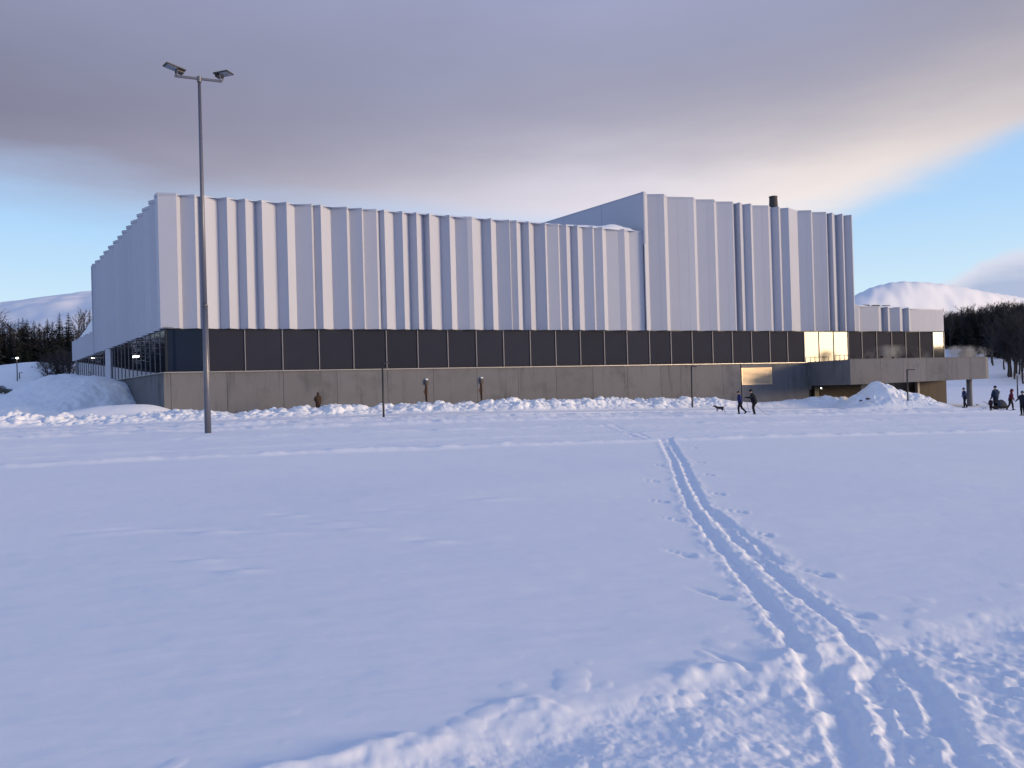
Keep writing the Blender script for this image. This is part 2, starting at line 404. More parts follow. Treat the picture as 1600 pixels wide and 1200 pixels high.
def detail(X, Y):
    r = np.hypot(X, Y); z = np.zeros_like(X)
    wf = (X - A[0]) * NRM[0] + (Y - A[1]) * NRM[1]              # distance out from the long front
    tf = (X - A[0]) * U[0] + (Y - A[1]) * U[1]
    inr = sstep(r, 140, 100)
    # soft undulation and faint wind marks of the field
    z += .05 * fbm(X * .12, Y * .16, 3, 11) * inr + .010 * fbm(X * .5 + .3 * Y, Y * 1.3, 3, 12) * sstep(r, 60, 40)
    # packed ski trail parallel to the front: terraces with ploughed lips
    wob = .35 * fbm(tf * .05, wf * 0 + 3, 2, 5) + .12 * fbm(tf * .6, wf * .4, 3, 6)
    w = wf + wob
    lip = np.exp(-((w - 42.6) / .30) ** 2) * (.12 + .06 * fbm(tf * 1.7, w * 2, 3, 7))
    step = -.10 * sstep(w, 42.9, 42.2)
    lip2 = np.exp(-((w - 29.5) / .45) ** 2) * (.09 + .07 * fbm(tf * 1.2, w * 2, 3, 8)) + np.exp(-((w - 35.2) / .35) ** 2) * .05
    lip3 = np.exp(-((w - 20.5) / .6) ** 2) * (.12 + .10 * fbm(tf * 1.5, w * 1.5, 3, 9)) + np.exp(-((w - 14.5) / .7) ** 2) * (.13 + .12 * fbm(tf * 1.8, w * 1.4, 3, 10))
    step2 = -.10 * sstep(w, 42, 39) * sstep(w, 29, 33) - .06 * sstep(w, 30.5, 29.0) + .05 * sstep(w, 22, 20)
    onband = sstep(r, 110, 90) * sstep(Y, 2, 6)
    z += (lip + step + lip2 + lip3 + step2) * onband
    trail = sstep(w, 43, 41) * sstep(w, 8, 14) * onband
    z += trail * .022 * fbm(tf * .8, w * 3.0, 3, 13)
    nearf = sstep(wf, 24, 12) * sstep(wf, -60, -40) * onband
    z += nearf * .10 * fbm(tf * .9, wf * .9, 4, 14)
    near = r < 60
    xs, ys = X[near], Y[near]; zn = np.zeros_like(xs)
    rn = np.hypot(xs, ys)
    # ski track
    rag1 = .045 * fbm(xs * 6, ys * 6, 4, 21, .6)
    dl, sl, al = polydist(xs, ys, TRACK_L); dr, sr, ar = polydist(xs, ys, TRACK_R); db, sb, ab = polydist(xs, ys, TRACK_B)
    gw = .050 + .012 * sstep(rn, 14, 5) + .045 * sstep(rn, 10, 30)
    trk = np.zeros_like(xs)
    for d_, dep in ((dl, .030), (dr, .030), (db, .015)):
        e = d_ + rag1
        zn -= dep * np.exp(-(e / gw) ** 4) * (.35 + .65 * sstep(rn, 30, 24))
        zn += .006 * np.exp(-((e - gw * 1.75) / .06) ** 2) * (.6 + 1.6 * fbm(xs * 7, ys * 7, 3, 22))
        trk = np.maximum(trk, np.exp(-(e / .20) ** 4))
    zn += trk * (.014 * fbm(xs * 9, ys * 9, 4, 23, .65) + .004 * clods(xs, ys, .10, 24, .6) / .05)
    # pole holes: a pit with a drawn-out tail
    for (px_, py_) in PITS:
        cx, cy = gp(px_, py_); s = .030 + .014 * random.random()
        ax = (xs - cx); ay = (ys - cy)
        zn -= .04 * np.exp(-((ax / (s * 1.4)) ** 2 + (ay / (s * 1.5)) ** 2))
        tl = ax * -.55 + ay * .83; tn = ax * .83 + ay * .55
        zn -= .024 * np.exp(-(tn / (s * .6)) ** 2) * sstep(tl, 0, .05) * sstep(tl, .45, .1)
        zn += .012 * np.exp(-(((ax - s * 2) / s) ** 2 + ((ay + s) / (s * 1.6)) ** 2))
    for (px_, py_) in SMALL:
        cx, cy = gp(px_, py_); sc = .16 + .14 * random.random()
        ax = (xs - cx); ay = (ys - cy)
        zn += .018 * np.exp(-((ax / sc) ** 2 + (ay / .10) ** 2)) - .016 * np.exp(-(((ax + .1) / (sc * 1.2)) ** 2 + ((ay - .16) / .10) ** 2))
    # trodden, broken snow in the right foreground
    de, se, ae = polydist(xs, ys, EDGE)
    sd_ = -de * se                                              # positive towards the camera
    sd_ = sd_ + .13 * fbm(xs * 1.6, ys * 1.6, 4, 31) + .05 * fbm(xs * 6, ys * 6, 3, 32)
    ins = sstep(sd_, -.10, .30)
    zn += -.03 * ins * (.2 + 1.5 * vnoise(xs * .9, ys * .9, 33))
    lipn = np.exp(-((sd_ + .06) / .09) ** 2) * (.008 + .05 * fbm(xs * 3, ys * 3, 3, 34)) * sstep(vnoise(xs * .7, ys * .7, 39), .3, .7)
    zn += np.maximum(lipn, 0)
    lump = .030 * fbm(xs * 2.2, ys * 3.0, 4, 35) + .009 * fbm(xs * 8, ys * 9, 3, 36)
    ridg = .012 * (1 - np.abs(fbm(xs * .9 + ys * .2, ys * 3.2, 3, 37)) * 2)
    cl = np.maximum(clods(xs, ys, .20, 38, .3) - .03, 0) * .22 + np.maximum(clods(xs + 3, ys, .09, 40, .4) - .01, 0) * .55
    zone = sstep(sd_, -.05, .25)
    zn += .62 * zone * (lump + ridg + cl * .9 * sstep(vnoise(xs * 1.1, ys * 1.5, 41), .5, .85))
    for ln in EXTRA:
        d_, s_, a_ = polydist(xs, ys, ln)
        zn -= zone * .03 * np.exp(-((d_ + rag1) / .06) ** 4); zn += zone * .010 * np.exp(-((d_ + rag1 - .13) / .05) ** 2)
    # crumbs on the untouched crust beside the edge
    crumb = np.maximum(clods(xs, ys, .16, 50, .16) - .035, 0) * sstep(sd_, -.9, -.1) * (1 - zone)
    zn += crumb * .12
    zn += .004 * fbm(xs * 3.0, ys * 7, 3, 51)
    finez = sstep(rn, 12, 6) * np.maximum(zone, trk * .8)
    zn += finez * (.005 * fbm(xs * 20, ys * 20, 3, 52, .6) + np.maximum(clods(xs, ys, .06, 53, .3) - .008, 0) * .35 * sstep(vnoise(xs * 1.6, ys * 1.6, 54), .45, .75))
    z[near] += zn
    return z
def full_ground(X, Y): return base_ground(X, Y) + detail(X, Y)

# polar sheet centred under the viewpoint: fine ahead, coarse elsewhere, out to the horizon
rs = [2.0]
while rs[-1] < 110: rs.append(rs[-1] + max(.008, min(rs[-1] ** 2 / 1100, rs[-1] * .0085)))
while rs[-1] < 9000: rs.append(rs[-1] * 1.045)
rs = np.array(rs)
th = np.concatenate([np.linspace(-R(36.5), R(36.5), 780), np.linspace(R(36.5), 2 * math.pi - R(36.5), 110)[1:-1]])
TH, RS = np.meshgrid(th, rs)
GX = (RS * np.sin(TH)).ravel(); GY = (RS * np.cos(TH)).ravel()
GZ = full_ground(GX, GY)
nr, nc = RS.shape
ii = np.arange(nr - 1)[:, None] * nc; jj = np.arange(nc)[None, :]; j2 = (jj + 1) % nc
quads = np.stack([ii + jj, ii + nc + jj, ii + nc + j2, ii + j2], -1).reshape(-1, 4)
def grid_mesh(name, verts, quads, extra=None):
    me = bpy.data.meshes.new(name)
    me.vertices.add(len(verts)); me.vertices.foreach_set('co', np.asarray(verts, np.float32).ravel())
    q = quads[:, ::-1].ravel(); nq = len(quads); loops = [q]; tot = [np.full(nq, 4)]
    if extra is not None: loops.append(np.array(extra)); tot.append(np.array([len(extra)]))
    loops = np.concatenate(loops).astype(np.int32); tot = np.concatenate(tot).astype(np.int32)
    me.loops.add(len(loops)); me.loops.foreach_set('vertex_index', loops)
    me.polygons.add(len(tot)); st = np.concatenate([[0], np.cumsum(tot)[:-1]]).astype(np.int32)
    me.polygons.foreach_set('loop_start', st); me.polygons.foreach_set('loop_total', tot)
    me.update(calc_edges=True); me.validate(); me.shade_smooth()
    return me
me = grid_mesh('snow_field', np.stack([GX, GY, GZ], 1), quads, extra=list(range(nc))[::-1])
me.materials.append(M['snow'])
field = bpy.data.objects.new('snow_field', me); COL.objects.link(field)
tag(field, 'smooth blue white snow field crossed by a ski track', None, None, 'structure')

def heightmesh(name, P, hfun, nu, nv, m, sink=.25):
    """a lump of snow: P(u,v) -> X,Y ; hfun(X,Y,u,v) -> height over the ground"""
    uu, vv = np.meshgrid(np.linspace(0, 1, nu), np.linspace(0, 1, nv))
    X, Y = P(uu.ravel(), vv.ravel()); H = hfun(X, Y, uu.ravel(), vv.ravel())
    Z = base_ground(X, Y) - sink + H
    i = np.arange(nv - 1)[:, None] * nu; j = np.arange(nu - 1)[None, :]
    qd = np.stack([i + j, i + nu + j, i + nu + j + 1, i + j + 1], -1).reshape(-1, 4)
    c = np.array([X.mean(), Y.mean(), Z.min()])
    me = grid_mesh(name, np.stack([X, Y, Z], 1) - c, qd); me.materials.append(m)
    # make the faces look up
    if me.polygons[len(me.polygons) // 2].normal.z < 0: me.flip_normals()
    o = bpy.data.objects.new(name, me); COL.objects.link(o); o.location = c; return o
# ploughed bank of broken snow along the front of the hall
def bankP(u, v):
    t = -38 + u * 101.5; w = 1.0 + v * 8.5
    return A[0] + U[0] * t + NRM[0] * w, A[1] + U[1] * t + NRM[1] * w
def bankH(X, Y, u, v):
    t = -38 + u * 101.5; w = 1.0 + v * 8.5
    cr = 4.3 + .8 * fbm(t * .12, t * 0, 3, 61)
    top = .50 + .26 * sstep(t, 5, 45) + .22 * fbm(t * .35, t * 0 + 5, 3, 62) - .12 * sstep(t, -2, -20) - .35 * sstep(t, 45.5, 49) * sstep(t, 58, 50)
    prof = np.exp(-(np.abs(w - cr) / np.where(w > cr, 2.1, 3.0)) ** 2.2)
    h = top * prof
    c = clods(X, Y, .75, 63, .45) * .50 + clods(X + 5, Y, .36, 65, .7) * .42 + .17 * np.abs(fbm(X * 1.9, Y * 1.9, 4, 64)) + .07 * fbm(X * 5, Y * 5, 3, 66)
    h = h + c * sstep(prof, .05, .5) * (.75 + .5 * fbm(t * .5, w * .5, 2, 68)) * (1 - .75 * sstep(t, 44, 47) * sstep(t, 59, 52))
    e = sstep(v, 0, .06) * sstep(v, 1, .93)
    return h * e + .20 * e
bank = heightmesh('snow_bank', bankP, bankH, 1350, 110, M['snow_rough'])
tag(bank, 'ploughed bank of broken snow lumps along the foot of the hall', None, None, 'stuff')
# smooth wind drift against the corner of the hall
dc = at(190, 640, 57.6)
def driftP(u, v):
    return dc.x - 7.5 + u * 12.2, dc.y - 4.0 + v * 8.0 + (u - .5) * 2
def driftH(X, Y, u, v):
    ax = (u - .66) / np.where(u > .66, .30, .60); ay = (v - .55) / .42
    return 1.45 * np.exp(-np.abs(ax) ** 2.6 * 1.3) * np.exp(-(ay ** 2) * 1.6) * sstep(u, 0, .1) * sstep(u, 1, .93) * sstep(v, 0, .1) * sstep(v, 1, .9) + .02 * fbm(X, Y, 3, 70)
drift = heightmesh('snow_drift', driftP, driftH, 140, 90, M['snow'])
tag(drift, 'smooth rounded snow drift at the left corner of the concrete base', 'snow drift')
# big heap beside the left wall
hc = at(95, 620, 70)
def heapP(u, v): return hc.x - 17 + u * 29, hc.y - 9 + v * 17
def heapH(X, Y, u, v):
    ax = (u - .62) / np.where(u > .62, .205, .215); ay = (v - .60) / .40
    h = 3.95 * np.exp(-np.abs(ax) ** 3.0) * np.exp(-np.abs(ay) ** 2.2) * (1 + .10 * fbm(X * .3, Y * .3, 3, 71))
    h = h + (.30 * fbm(X * .55, Y * .55, 5, 72) + .16 * np.abs(fbm(X * 1.6, Y * 1.6, 4, 73))) * sstep(h, .2, 1.2)
    return h * sstep(u, 0, .08) * sstep(u, 1, .93) * sstep(v, 0, .08) * sstep(v, 1, .93)
heap = heightmesh('snow_heap', heapP, heapH, 260, 170, M['snow_rough'])
tag(heap, 'huge bluish heap of cleared snow beside the left wall of the hall', 'snow heap')
# heap in front of the terrace
pc = at(1383, 637, 75.0)
def pileP(u, v): return pc.x - 5.2 + u * 11.0, pc.y - 3.2 + v * 6.4
def pileH(X, Y, u, v):
    prof = np.interp(u, [0, .06, .16, .28, .36, .43, .50, .56, .66, .76, .84, .88, .93, .97, 1], [0, .12, .42, 1.05, 1.9, 2.35, 2.05, 1.55, 1.25, 1.1, .62, .5, .42, .12, 0])
    ay = (v - .55) / .40
    h = prof * np.exp(-np.abs(ay) ** 2.2)
    c = clods(X, Y, .8, 81, .45) * .65 + clods(X, Y, .36, 83, .6) * .5 + .2 * np.abs(fbm(X * 1.7, Y * 1.7, 4, 86))
    return (h * (1 + .12 * fbm(X * .8, Y * .8, 3, 84)) + c * sstep(h, .1, .6) * (.4 + .6 * vnoise(X * .6, Y * .6, 85))) * sstep(v, 0, .06) * sstep(v, 1, .94) + .2 * sstep(u, 0, .05) * sstep(u, 1, .95) * sstep(v, 0, .06) * sstep(v, 1, .94)
pile = heightmesh('snow_pile', pileP, pileH, 220, 130, M['snow_rough'])
tag(pile, 'pointed pile of shovelled snow in front of the concrete terrace', 'snow pile')
# pale hillock behind the car
kc = at(18, 600, 122)
def knollP(u, v): return kc.x - 22 + u * 34, kc.y - 6 + v * 16
def knollH(X, Y, u, v):
    ax = (u - .62) / np.where(u > .62, .33, .62); ay = (v - .55) / .4
    return 3.6 * np.exp(-np.abs(ax) ** 2.4) * np.exp(-np.abs(ay) ** 2.4) * (1 + .08 * fbm(X * .2, Y * .2, 3, 91)) * sstep(u, 0, .06) * sstep(u, 1, .94) * sstep(v, 0, .06) * sstep(v, 1, .94)
knoll = heightmesh('snow_mound', knollP, knollH, 120, 60, M['snow'])
tag(knoll, 'pale rounded snow mound behind the parked car at the left edge', 'snow mound')

# ------------------------------------------------------------------ mountains
def mountain(name, a0, a1, ridge, d0, dr, d1, label, lean=0.0, k=0, W=1500):
    na, nd = 260, 130
    aa, tt = np.meshgrid(np.linspace(R(a0), R(a1), na), np.linspace(0, 1, nd))
    aa = aa.ravel(); tt = tt.ravel(); D = d0 + (d1 - d0) * tt
    xs = np.tan(aa)
    X = D * np.sin(aa); Y = D * np.cos(aa)
    crest = dr * (1 + .05 * fbm(np.degrees(aa) * .06, aa * 0, 3, k + 1) + lean * (np.degrees(aa) - a0) / (a1 - a0))
    el_ = np.interp(np.degrees(aa), [p[0] for p in ridge], [p[1] for p in ridge])
    Hc = np.tan(np.radians(el_)) * crest + EYE
    up = np.clip((D - (crest - W)) / W, 0, 1); dn = np.clip((D - crest) / (d1 - crest), 0, 1)
    prof = np.where(D < crest, up * (1.5 - .5 * up), 1 - dn ** 1.5)
    H = Hc * prof + prof * (1 - prof) * 22 * fbm(X * .0022, Y * .0022, 5, k + 2) * 2 + sstep(up, .0, .3) * 12 * fbm(X * .011, Y * .011, 5, k + 3) * (1 - sstep(prof, .93, 1.0))
    Z = np.where(tt <= 0, -30, H + 2)
    i = np.arange(nd - 1)[:, None] * na; j = np.arange(na - 1)[None, :]
    qd = np.stack([i + j, i + na + j, i + na + j + 1, i + j + 1], -1).reshape(-1, 4)
    me = grid_mesh(name, np.stack([X, Y, Z], 1), qd); me.materials.append(M['mountain'])
    if me.polygons[na * 20].normal.z < 0: me.flip_normals()
    o = bpy.data.objects.new(name, me); COL.objects.link(o); tag(o, label, None, None, 'structure'); return o
def pxel(x, y):
    d = ray(x, y); return (math.degrees(math.atan2(d.x, d.y)), math.degrees(math.atan2(d.z, math.hypot(d.x, d.y))))
rt = [pxel(*p) for p in [(1180, 560), (1260, 500), (1335, 462), (1362, 449), (1390, 442), (1410, 440), (1440, 441), (1475, 444), (1500, 448), (1540, 456), (1580, 462), (1620, 469), (1800, 500), (2300, 560)]]
mountain('mountain', 15, 50, rt, 1500, 2500, 5600, 'sunlit rounded snowy mountain behind the dark wooded slope', 1.0, 100, 420)
lf = [pxel(*p) for p in [(-900, 560), (-300, 505), (-100, 485), (0, 475), (50, 467), (100, 461), (143, 457), (220, 452), (400, 470), (700, 540)]]
mountain('mountain', -62, -4, lf, 500, 2900, 4200, 'shaded blue snowy mountain behind the spruces on the left', -.30, 130, 1200)
mountain('mountain', 78, 150, [(78, .2), (90, .8), (98, 1.6), (104, 2.0), (108, 1.5), (112, .9), (120, 1.1), (135, 1.6), (150, .3)], 2200, 4200, 6000, 'distant low snowy ridge seen mirrored in the windows', 0, 160)

# ------------------------------------------------------------------ the hall
hall = empty('swimming_hall', (A[0], A[1], 0), 'large white pleated metal hall over dark glazing and a concrete base', 'building')

def seg_px(u0, k, us): return [u0 + v / k for v in us]
# pleats of the front, read off as lengths along the wall: (end pixel, kind) B turns to the right, D to the left, M nearly flat
def S(u0, k, items): return [(u0 + e / k, c) for e, c in items]
front = [(251, None)] + S(220, 4, [(240, 'M'), (265, 'B'), (355, 'M'), (390, 'B'), (408, 'D'), (500, 'B'), (557, 'D'), (622, 'B'), (672, 'D'), (738, 'B'), (775, 'D'), (865, 'B'), (930, 'D'),
    (980, 'B'), (1085, 'M'), (1098, 'B'), (1143, 'D'), (1205, 'B'), (1305, 'M'), (1322, 'B'), (1400, 'D'), (1410, 'B'), (1490, 'M'), (1507, 'B'), (1540, 'D')]) \
    + S(600, 3.81, [(76, 'B'), (126, 'D'), (165, 'B'), (210, 'D'), (255, 'B'), (287, 'D'), (352, 'B'), (407, 'D'), (439, 'B'), (510, 'D'), (540, 'M'), (600, 'B'), (653, 'D'), (683, 'B'), (763, 'M'), (767, 'B'),
    (805, 'D'), (835, 'B'), (878, 'D'), (910, 'B'), (975, 'M'), (985, 'B'), (1052, 'M'), (1060, 'B'), (1101, 'D'), (1128, 'B'), (1168, 'D'), (1197, 'B'), (1258, 'M'), (1266, 'B'), (1315, 'D'), (1337, 'B'), (1410, 'M'), (1447, 'D'), (1475, 'B')]) \
    + [(1011.2, 'D')]
high = [(1011.2, None)] + S(980, 4, [(148, 'B'), (215, 'M'), (252, 'D'), (273, 'B'), (335, 'D'), (397, 'M'), (437, 'D'), (453, 'B'), (520, 'M'), (565, 'D'), (580, 'B'), (640, 'D'), (680, 'M'), (692, 'B'), (722, 'D'), (747, 'B'), (793, 'D'), (805, 'B'),
    (862, 'M'), (903, 'D'), (920, 'B'), (968, 'D'), (980, 'B'), (1030, 'D'), (1085, 'B'), (1135, 'D'), (1170, 'M'), (1178, 'B'), (1230, 'M'), (1263, 'D'), (1272, 'B'), (1300, 'D'), (1325, 'B'), (1365, 'D'), (1375, 'B'), (1425, 'D')])
low = [(1336.2, None)] + S(1240, 4.444, [(455, 'M'), (463, 'B'), (593, 'M'), (618, 'B'), (658, 'D'), (670, 'B'), (740, 'M'), (763, 'B'), (803, 'D'), (813, 'B'), (905, 'M'), (955, 'D'), (990, 'D'), (1043, 'M')])

def pleat_points(segs, d0, deep=1.0, mw=.45, db=.20):
    """depths inwards per point, then the place along the wall that puts each fold where it was seen"""
    ds = [d0]; i = 1; n = len(segs)
    while i < n:
        if segs[i][1] == 'B':
            wpx = segs[i][0] - segs[i - 1][0]
            ds.append(min(.62 * deep, ds[-1] + deep * min(.52, db + wpx * .03) * (.85 + .3 * random.random()))); i += 1
        else:
            j = i
            while j < n and segs[j][1] != 'B': j += 1
            wts = [(segs[k][0] - segs[k - 1][0]) * (mw if segs[k][1] == 'M' else 1.0) for k in range(i, j)]
            start = ds[-1]; target = random.uniform(0, .05)
            tot = sum(wts); acc = 0
            for w_ in wts: acc += w_; ds.append(start + (target - start) * acc / tot)
            i = j
    pts = []
    for (x, _), d in zip(segs, ds):
        t = tfront(x, 515, -d)
        if pts and t < pts[-1][0] + .06:
            t = pts[-1][0] + .06
        pts.append((t, d))
    return pts
def panels_along(pts, P, zb, ztop, parent, thick=.09, name='cladding_panel', m=None):
    """one folded sheet each: footprint between neighbouring folds"""
    pl = [np.array(P(t, -d)) for t, d in pts]
    nrm = []
    for a_, b_ in zip(pl[:-1], pl[1:]):
        e = (b_ - a_) / np.linalg.norm(b_ - a_); nrm.append(np.array([-e[1], e[0]]))
    inward = np.array(P(0, -1)) - np.array(P(0, 0))
    nrm = [n_ if n_ @ inward > 0 else -n_ for n_ in nrm]
    inner = []
    for i in range(len(pl)):
        n0 = nrm[max(i - 1, 0)]; n1 = nrm[min(i, len(nrm) - 1)]
        mm = n0 + n1; mm = mm / np.linalg.norm(mm); inner.append(pl[i] + mm * thick / max(.45, mm @ n0))
    for i in range(len(pl) - 1):
        a_, b_ = pl[i], pl[i + 1]; e = (b_ - a_) / np.linalg.norm(b_ - a_) * .004
        poly = [a_ + e, b_ - e, inner[i + 1] - e, inner[i] + e]
        za, zb2 = ztop(pts[i][0]), ztop(pts[i + 1][0])
        MB().prism(poly, zb, [za, zb2, zb2, za]).build(name, m or M['clad'], parent)
    return pl, inner
def ribbon(name, pl, inner, z0s, z1s, m, parent, out=.03):
    """folded cap following the pleats"""
    mb = MB()
    for i in range(len(pl) - 1):
        a_, b_ = pl[i], pl[i + 1]; ia, ib = inner[i], inner[i + 1]
        oa = a_ + (a_ - ia) / np.linalg.norm(a_ - ia) * out; ob = b_ + (b_ - ib) / np.linalg.norm(b_ - ib) * out
        ja = ia + (ia - a_) / np.linalg.norm(a_ - ia) * .1; jb = ib + (ib - b_) / np.linalg.norm(b_ - ib) * .1
        mb.prism([oa, ob, jb, ja], [z0s[i], z0s[i + 1], z0s[i + 1], z0s[i]], [z1s[i], z1s[i + 1], z1s[i + 1], z1s[i]])
    return mb.build(name, m, parent)
top_front = lambda t: 16.42 - .0163 * t
top_high = lambda t: 19.30 - .024 * (t - 41)
top_low = lambda t: 9.37 - .024 * (t - 66)
top_left = lambda t: 16.42 - .015 * t

pf = pleat_points(front, .34, 1.25, .6, .26); pf[-1] = (pf[-1][0], .30)
PLf, INf = panels_along(pf, FP, Z_CLAD, top_front, hall)
ribbon('coping', PLf, INf, [top_front(t) - .16 for t, d in pf], [top_front(t) + .05 for t, d in pf], M['coping'], hall)
ph = pleat_points(high, 0.0, 1.35, 1.0, .36); PLh, INh = panels_along(ph, FP, Z_CLAD, top_high, hall)
ribbon('coping', PLh, INh, [top_high(t) - .12 for t, d in ph], [top_high(t) + .05 for t, d in ph], M['coping'], hall)
plw = pleat_points(low, .12, 1.3, 1.0, .32); PLl, INl = panels_along(plw, FP, Z_CLAD, top_low, hall)
ribbon('coping', PLl, INl, [top_low(t) - .10 for t, d in plw], [top_low(t) + .04 for t, d in plw], M['coping'], hall)
# left side: zigzag folds, tall part then low part
def zigzag(t0, t1, d0):
    pts = [(t0, d0)]; t = t0; ridge = d0 < .2
    while t < t1 - 1.2:
        t += random.uniform(.9, 1.6) if ridge else random.uniform(.8, 1.7)
        pts.append((min(t, t1), random.uniform(.42, .58) if ridge else random.uniform(0, .08))); ridge = not ridge
    if pts[-1][0] < t1: pts.append((t1, .05))
    return pts
_tw = np.linalg.solve(np.array([[V[0], MN[0]], [V[1], MN[1]]]), FP(pf[0][0], -pf[0][1]) - A); pl1 = zigzag(1.2, 34.4, 0.05); pl1.insert(0, (_tw[0] + .005, -_tw[1])); PL1, IN1 = panels_along(pl1, LP, Z_CLAD, top_left, hall)
ribbon('coping', PL1, IN1, [top_left(t) - .16 for t, d in pl1], [top_left(t) + .05 for t, d in pl1], M['coping'], hall, out=.06)
pl2 = zigzag(34.45, 53.0, .05); top_ll = lambda t: 9.1
PL2, IN2 = panels_along(pl2, LP, Z_CLAD, top_ll, hall)
ribbon('coping', PL2, IN2, [9.0 for _ in pl2], [9.14 for _ in pl2], M['coping'], hall)
# core volumes behind the sheets, roofs
T40 = 40.55
def quadpoly(a_, b_, back0, back1): return [a_, b_, b_ + V * back1, a_ + V * back0]
def roofpiece(name, poly, zs, m=None, th=.3):
    return MB().prism(poly, [z - th for z in zs], zs).build(name, m or M['coping'], hall)
c0 = FP(1.0, -.85); c1 = FP(T40 - .1, -.85)
MB().prism(quadpoly(c0, c1, 33, 33), Z_CLAD + .05, [16.0, 15.35, 15.35, 16.0]).build('core_wall', M['core'], hall)
h0 = FP(41.15, -.85); h1 = FP(65.95, -.75)
MB().prism(quadpoly(h0, h1, 36, 36), Z_CLAD + .05, 18.45).build('core_wall', M['core'], hall)
l0 = FP(66.2, -.75); l1 = FP(79.0, -.75)
MB().prism(quadpoly(l0, l1, 20, 20), Z_CLAD + .05, 8.85).build('core_wall', M['core'], hall)
k0 = LP(34.6, -.85); k1 = LP(52.6, -.85)
MB().prism([k0, k1, k1 + U * 22, k0 + U * 22], Z_CLAD + .05, 8.8).build('core_wall', M['core'], hall)
# side wall of the higher block above the lower roof, and end faces
s0 = FP(40.92, 0); s1 = s0 + V * 36
for k in range(6):
    a_ = s0 + V * (k * 6 + .02); b_ = s0 + V * (k * 6 + 5.98)
    MB().prism([a_, b_, b_ + U * .1, a_ + U * .1], 14.6, 19.28).build('side_wall_panel', M['clad'], hall)
MB().prism([s0 - U * .03, s1 - U * .03, s1 + U * .2, s0 + U * .2], 19.283, 19.36).build('coping', M['coping'], hall)
e0 = FP(66.22, -.02); MB().prism([e0, e0 + V * 36, e0 + V * 36 - U * .1, e0 - U * .1], Z_CLAD, 18.66).build('side_wall_panel', M['clad'], hall)
g0 = FP(plw[-1][0] + .01, -plw[-1][1]); g1 = FP(79.85, -1.0)
MB().prism([g0, g1, g1 - U * .1, g0 - U * .12 - NRM * .02], Z_CLAD, top_low(79)).build('cladding_panel', M['clad'], hall)
MB().prism([g1 + V * .01, g1 + V * 20, g1 + V * 20 - U * .1, g1 - U * .1 + V * .01], Z_CLAD, 9.0).build('side_wall_panel', M['clad'], hall)
# back closing walls
bk0 = LP(34.42, -.02); MB().prism([bk0, bk0 + U * 38, bk0 + U * 38 - V * .1, bk0 - V * .1], 8.6, 15.9).build('back_wall', M['clad'], hall)
# snow lying on the lower roof, drifted towards the higher block
def roof_snow(name, P0, e1, L1, e2, L2, zf, hf, n1, n2):
    uu, vv = np.meshgrid(np.linspace(0, 1, n1), np.linspace(0, 1, n2)); uu = uu.ravel(); vv = vv.ravel()
    X = P0[0] + e1[0] * L1 * uu + e2[0] * L2 * vv; Y = P0[1] + e1[1] * L1 * uu + e2[1] * L2 * vv
    edge = np.minimum(np.minimum(uu, 1 - uu) * L1, np.minimum(vv, 1 - vv) * L2)
    Z = zf(uu * L1) + hf(X, Y, uu * L1, vv * L2) * np.sqrt(np.clip(edge / .35, 0, 1)) - .05
    i = np.arange(n2 - 1)[:, None] * n1; j = np.arange(n1 - 1)[None, :]
    qd = np.stack([i + j, i + n1 + j, i + n1 + j + 1, i + j + 1], -1).reshape(-1, 4)
    c = np.array([X.mean(), Y.mean(), Z.min()])
    me = grid_mesh(name, np.stack([X, Y, Z], 1) - c, qd); me.materials.append(M['snow'])
    if me.polygons[len(me.polygons) // 2].normal.z < 0: me.flip_normals()
    o = bpy.data.objects.new(name, me); COL.objects.link(o); o.parent = hall; o.location = Vector(c) - world_loc(hall); return o
roof_snow('roof_snow', FP(.5, -.12), U, 39.6, V, 30, lambda t: top_front(t) - .02,
          lambda X, Y, t, v: .10 + .06 * sstep(t, 5, 30) + .10 * vnoise(t * .35, v * .5, 201) * sstep(t, 10, 20) + .34 * np.exp(-((t - 37.6) / 1.1) ** 2) * np.exp(-(v / 2.5) ** 2) + .22 * sstep(t, 32, 38) * np.exp(-(v / 3) ** 2) * vnoise(t * 1.3, v, 202), 220, 60)
roof_snow('roof_snow', LP(34.6, -.25), V, 18.2, U, 14, lambda t: 9.1 + 0 * t,
          lambda X, Y, t, v: .14 + 2.3 * np.clip(1 - t / 17.5, 0, 1) ** 1.25 * np.exp(-(v / 9) ** 2) + .25 * fbm(X * .5, Y * .5, 3, 203) * np.exp(-(t / 12) ** 2), 80, 60)
roof_snow('roof_snow', FP(66.6, -.3), U, 12.2, V, 14, lambda t: top_low(66 + t) - .02,
          lambda X, Y, t, v: .10 + .22 * vnoise(t * .8, v * .8, 204), 70, 50)
for (x_, y_) in [(1352, 476), (1368, 476), (1384, 477)]:
    t_ = tfront(x_, y_, -3)
    p = FP(t_, -3); mb = MB(); mb.box((p[0], p[1], 9.62), (.9, .5, .34), Matrix.Rotation(.41, 3, 'Z'), .05); mb.build('roof_hatch', M['rock'], hall)
# chimney on the higher roof
cp = FP(tfront(1208.5, 321, -3.0), -3.0); chm = at(1208.5, 307, (cp[1])).z
mb = MB(); mb.tube([(cp[0], cp[1], 18.4), (cp[0], cp[1], 19.1), (cp[0], cp[1], chm - .1)], [.52, .47, .40], 18); mb.build('chimney', M['rock'], hall, smooth=False)
mb = MB(); mb.tube([(cp[0], cp[1], chm - .1), (cp[0], cp[1], chm)], [.44, .44], 18); mb.build('chimney_cap', M['pipe'], hall)
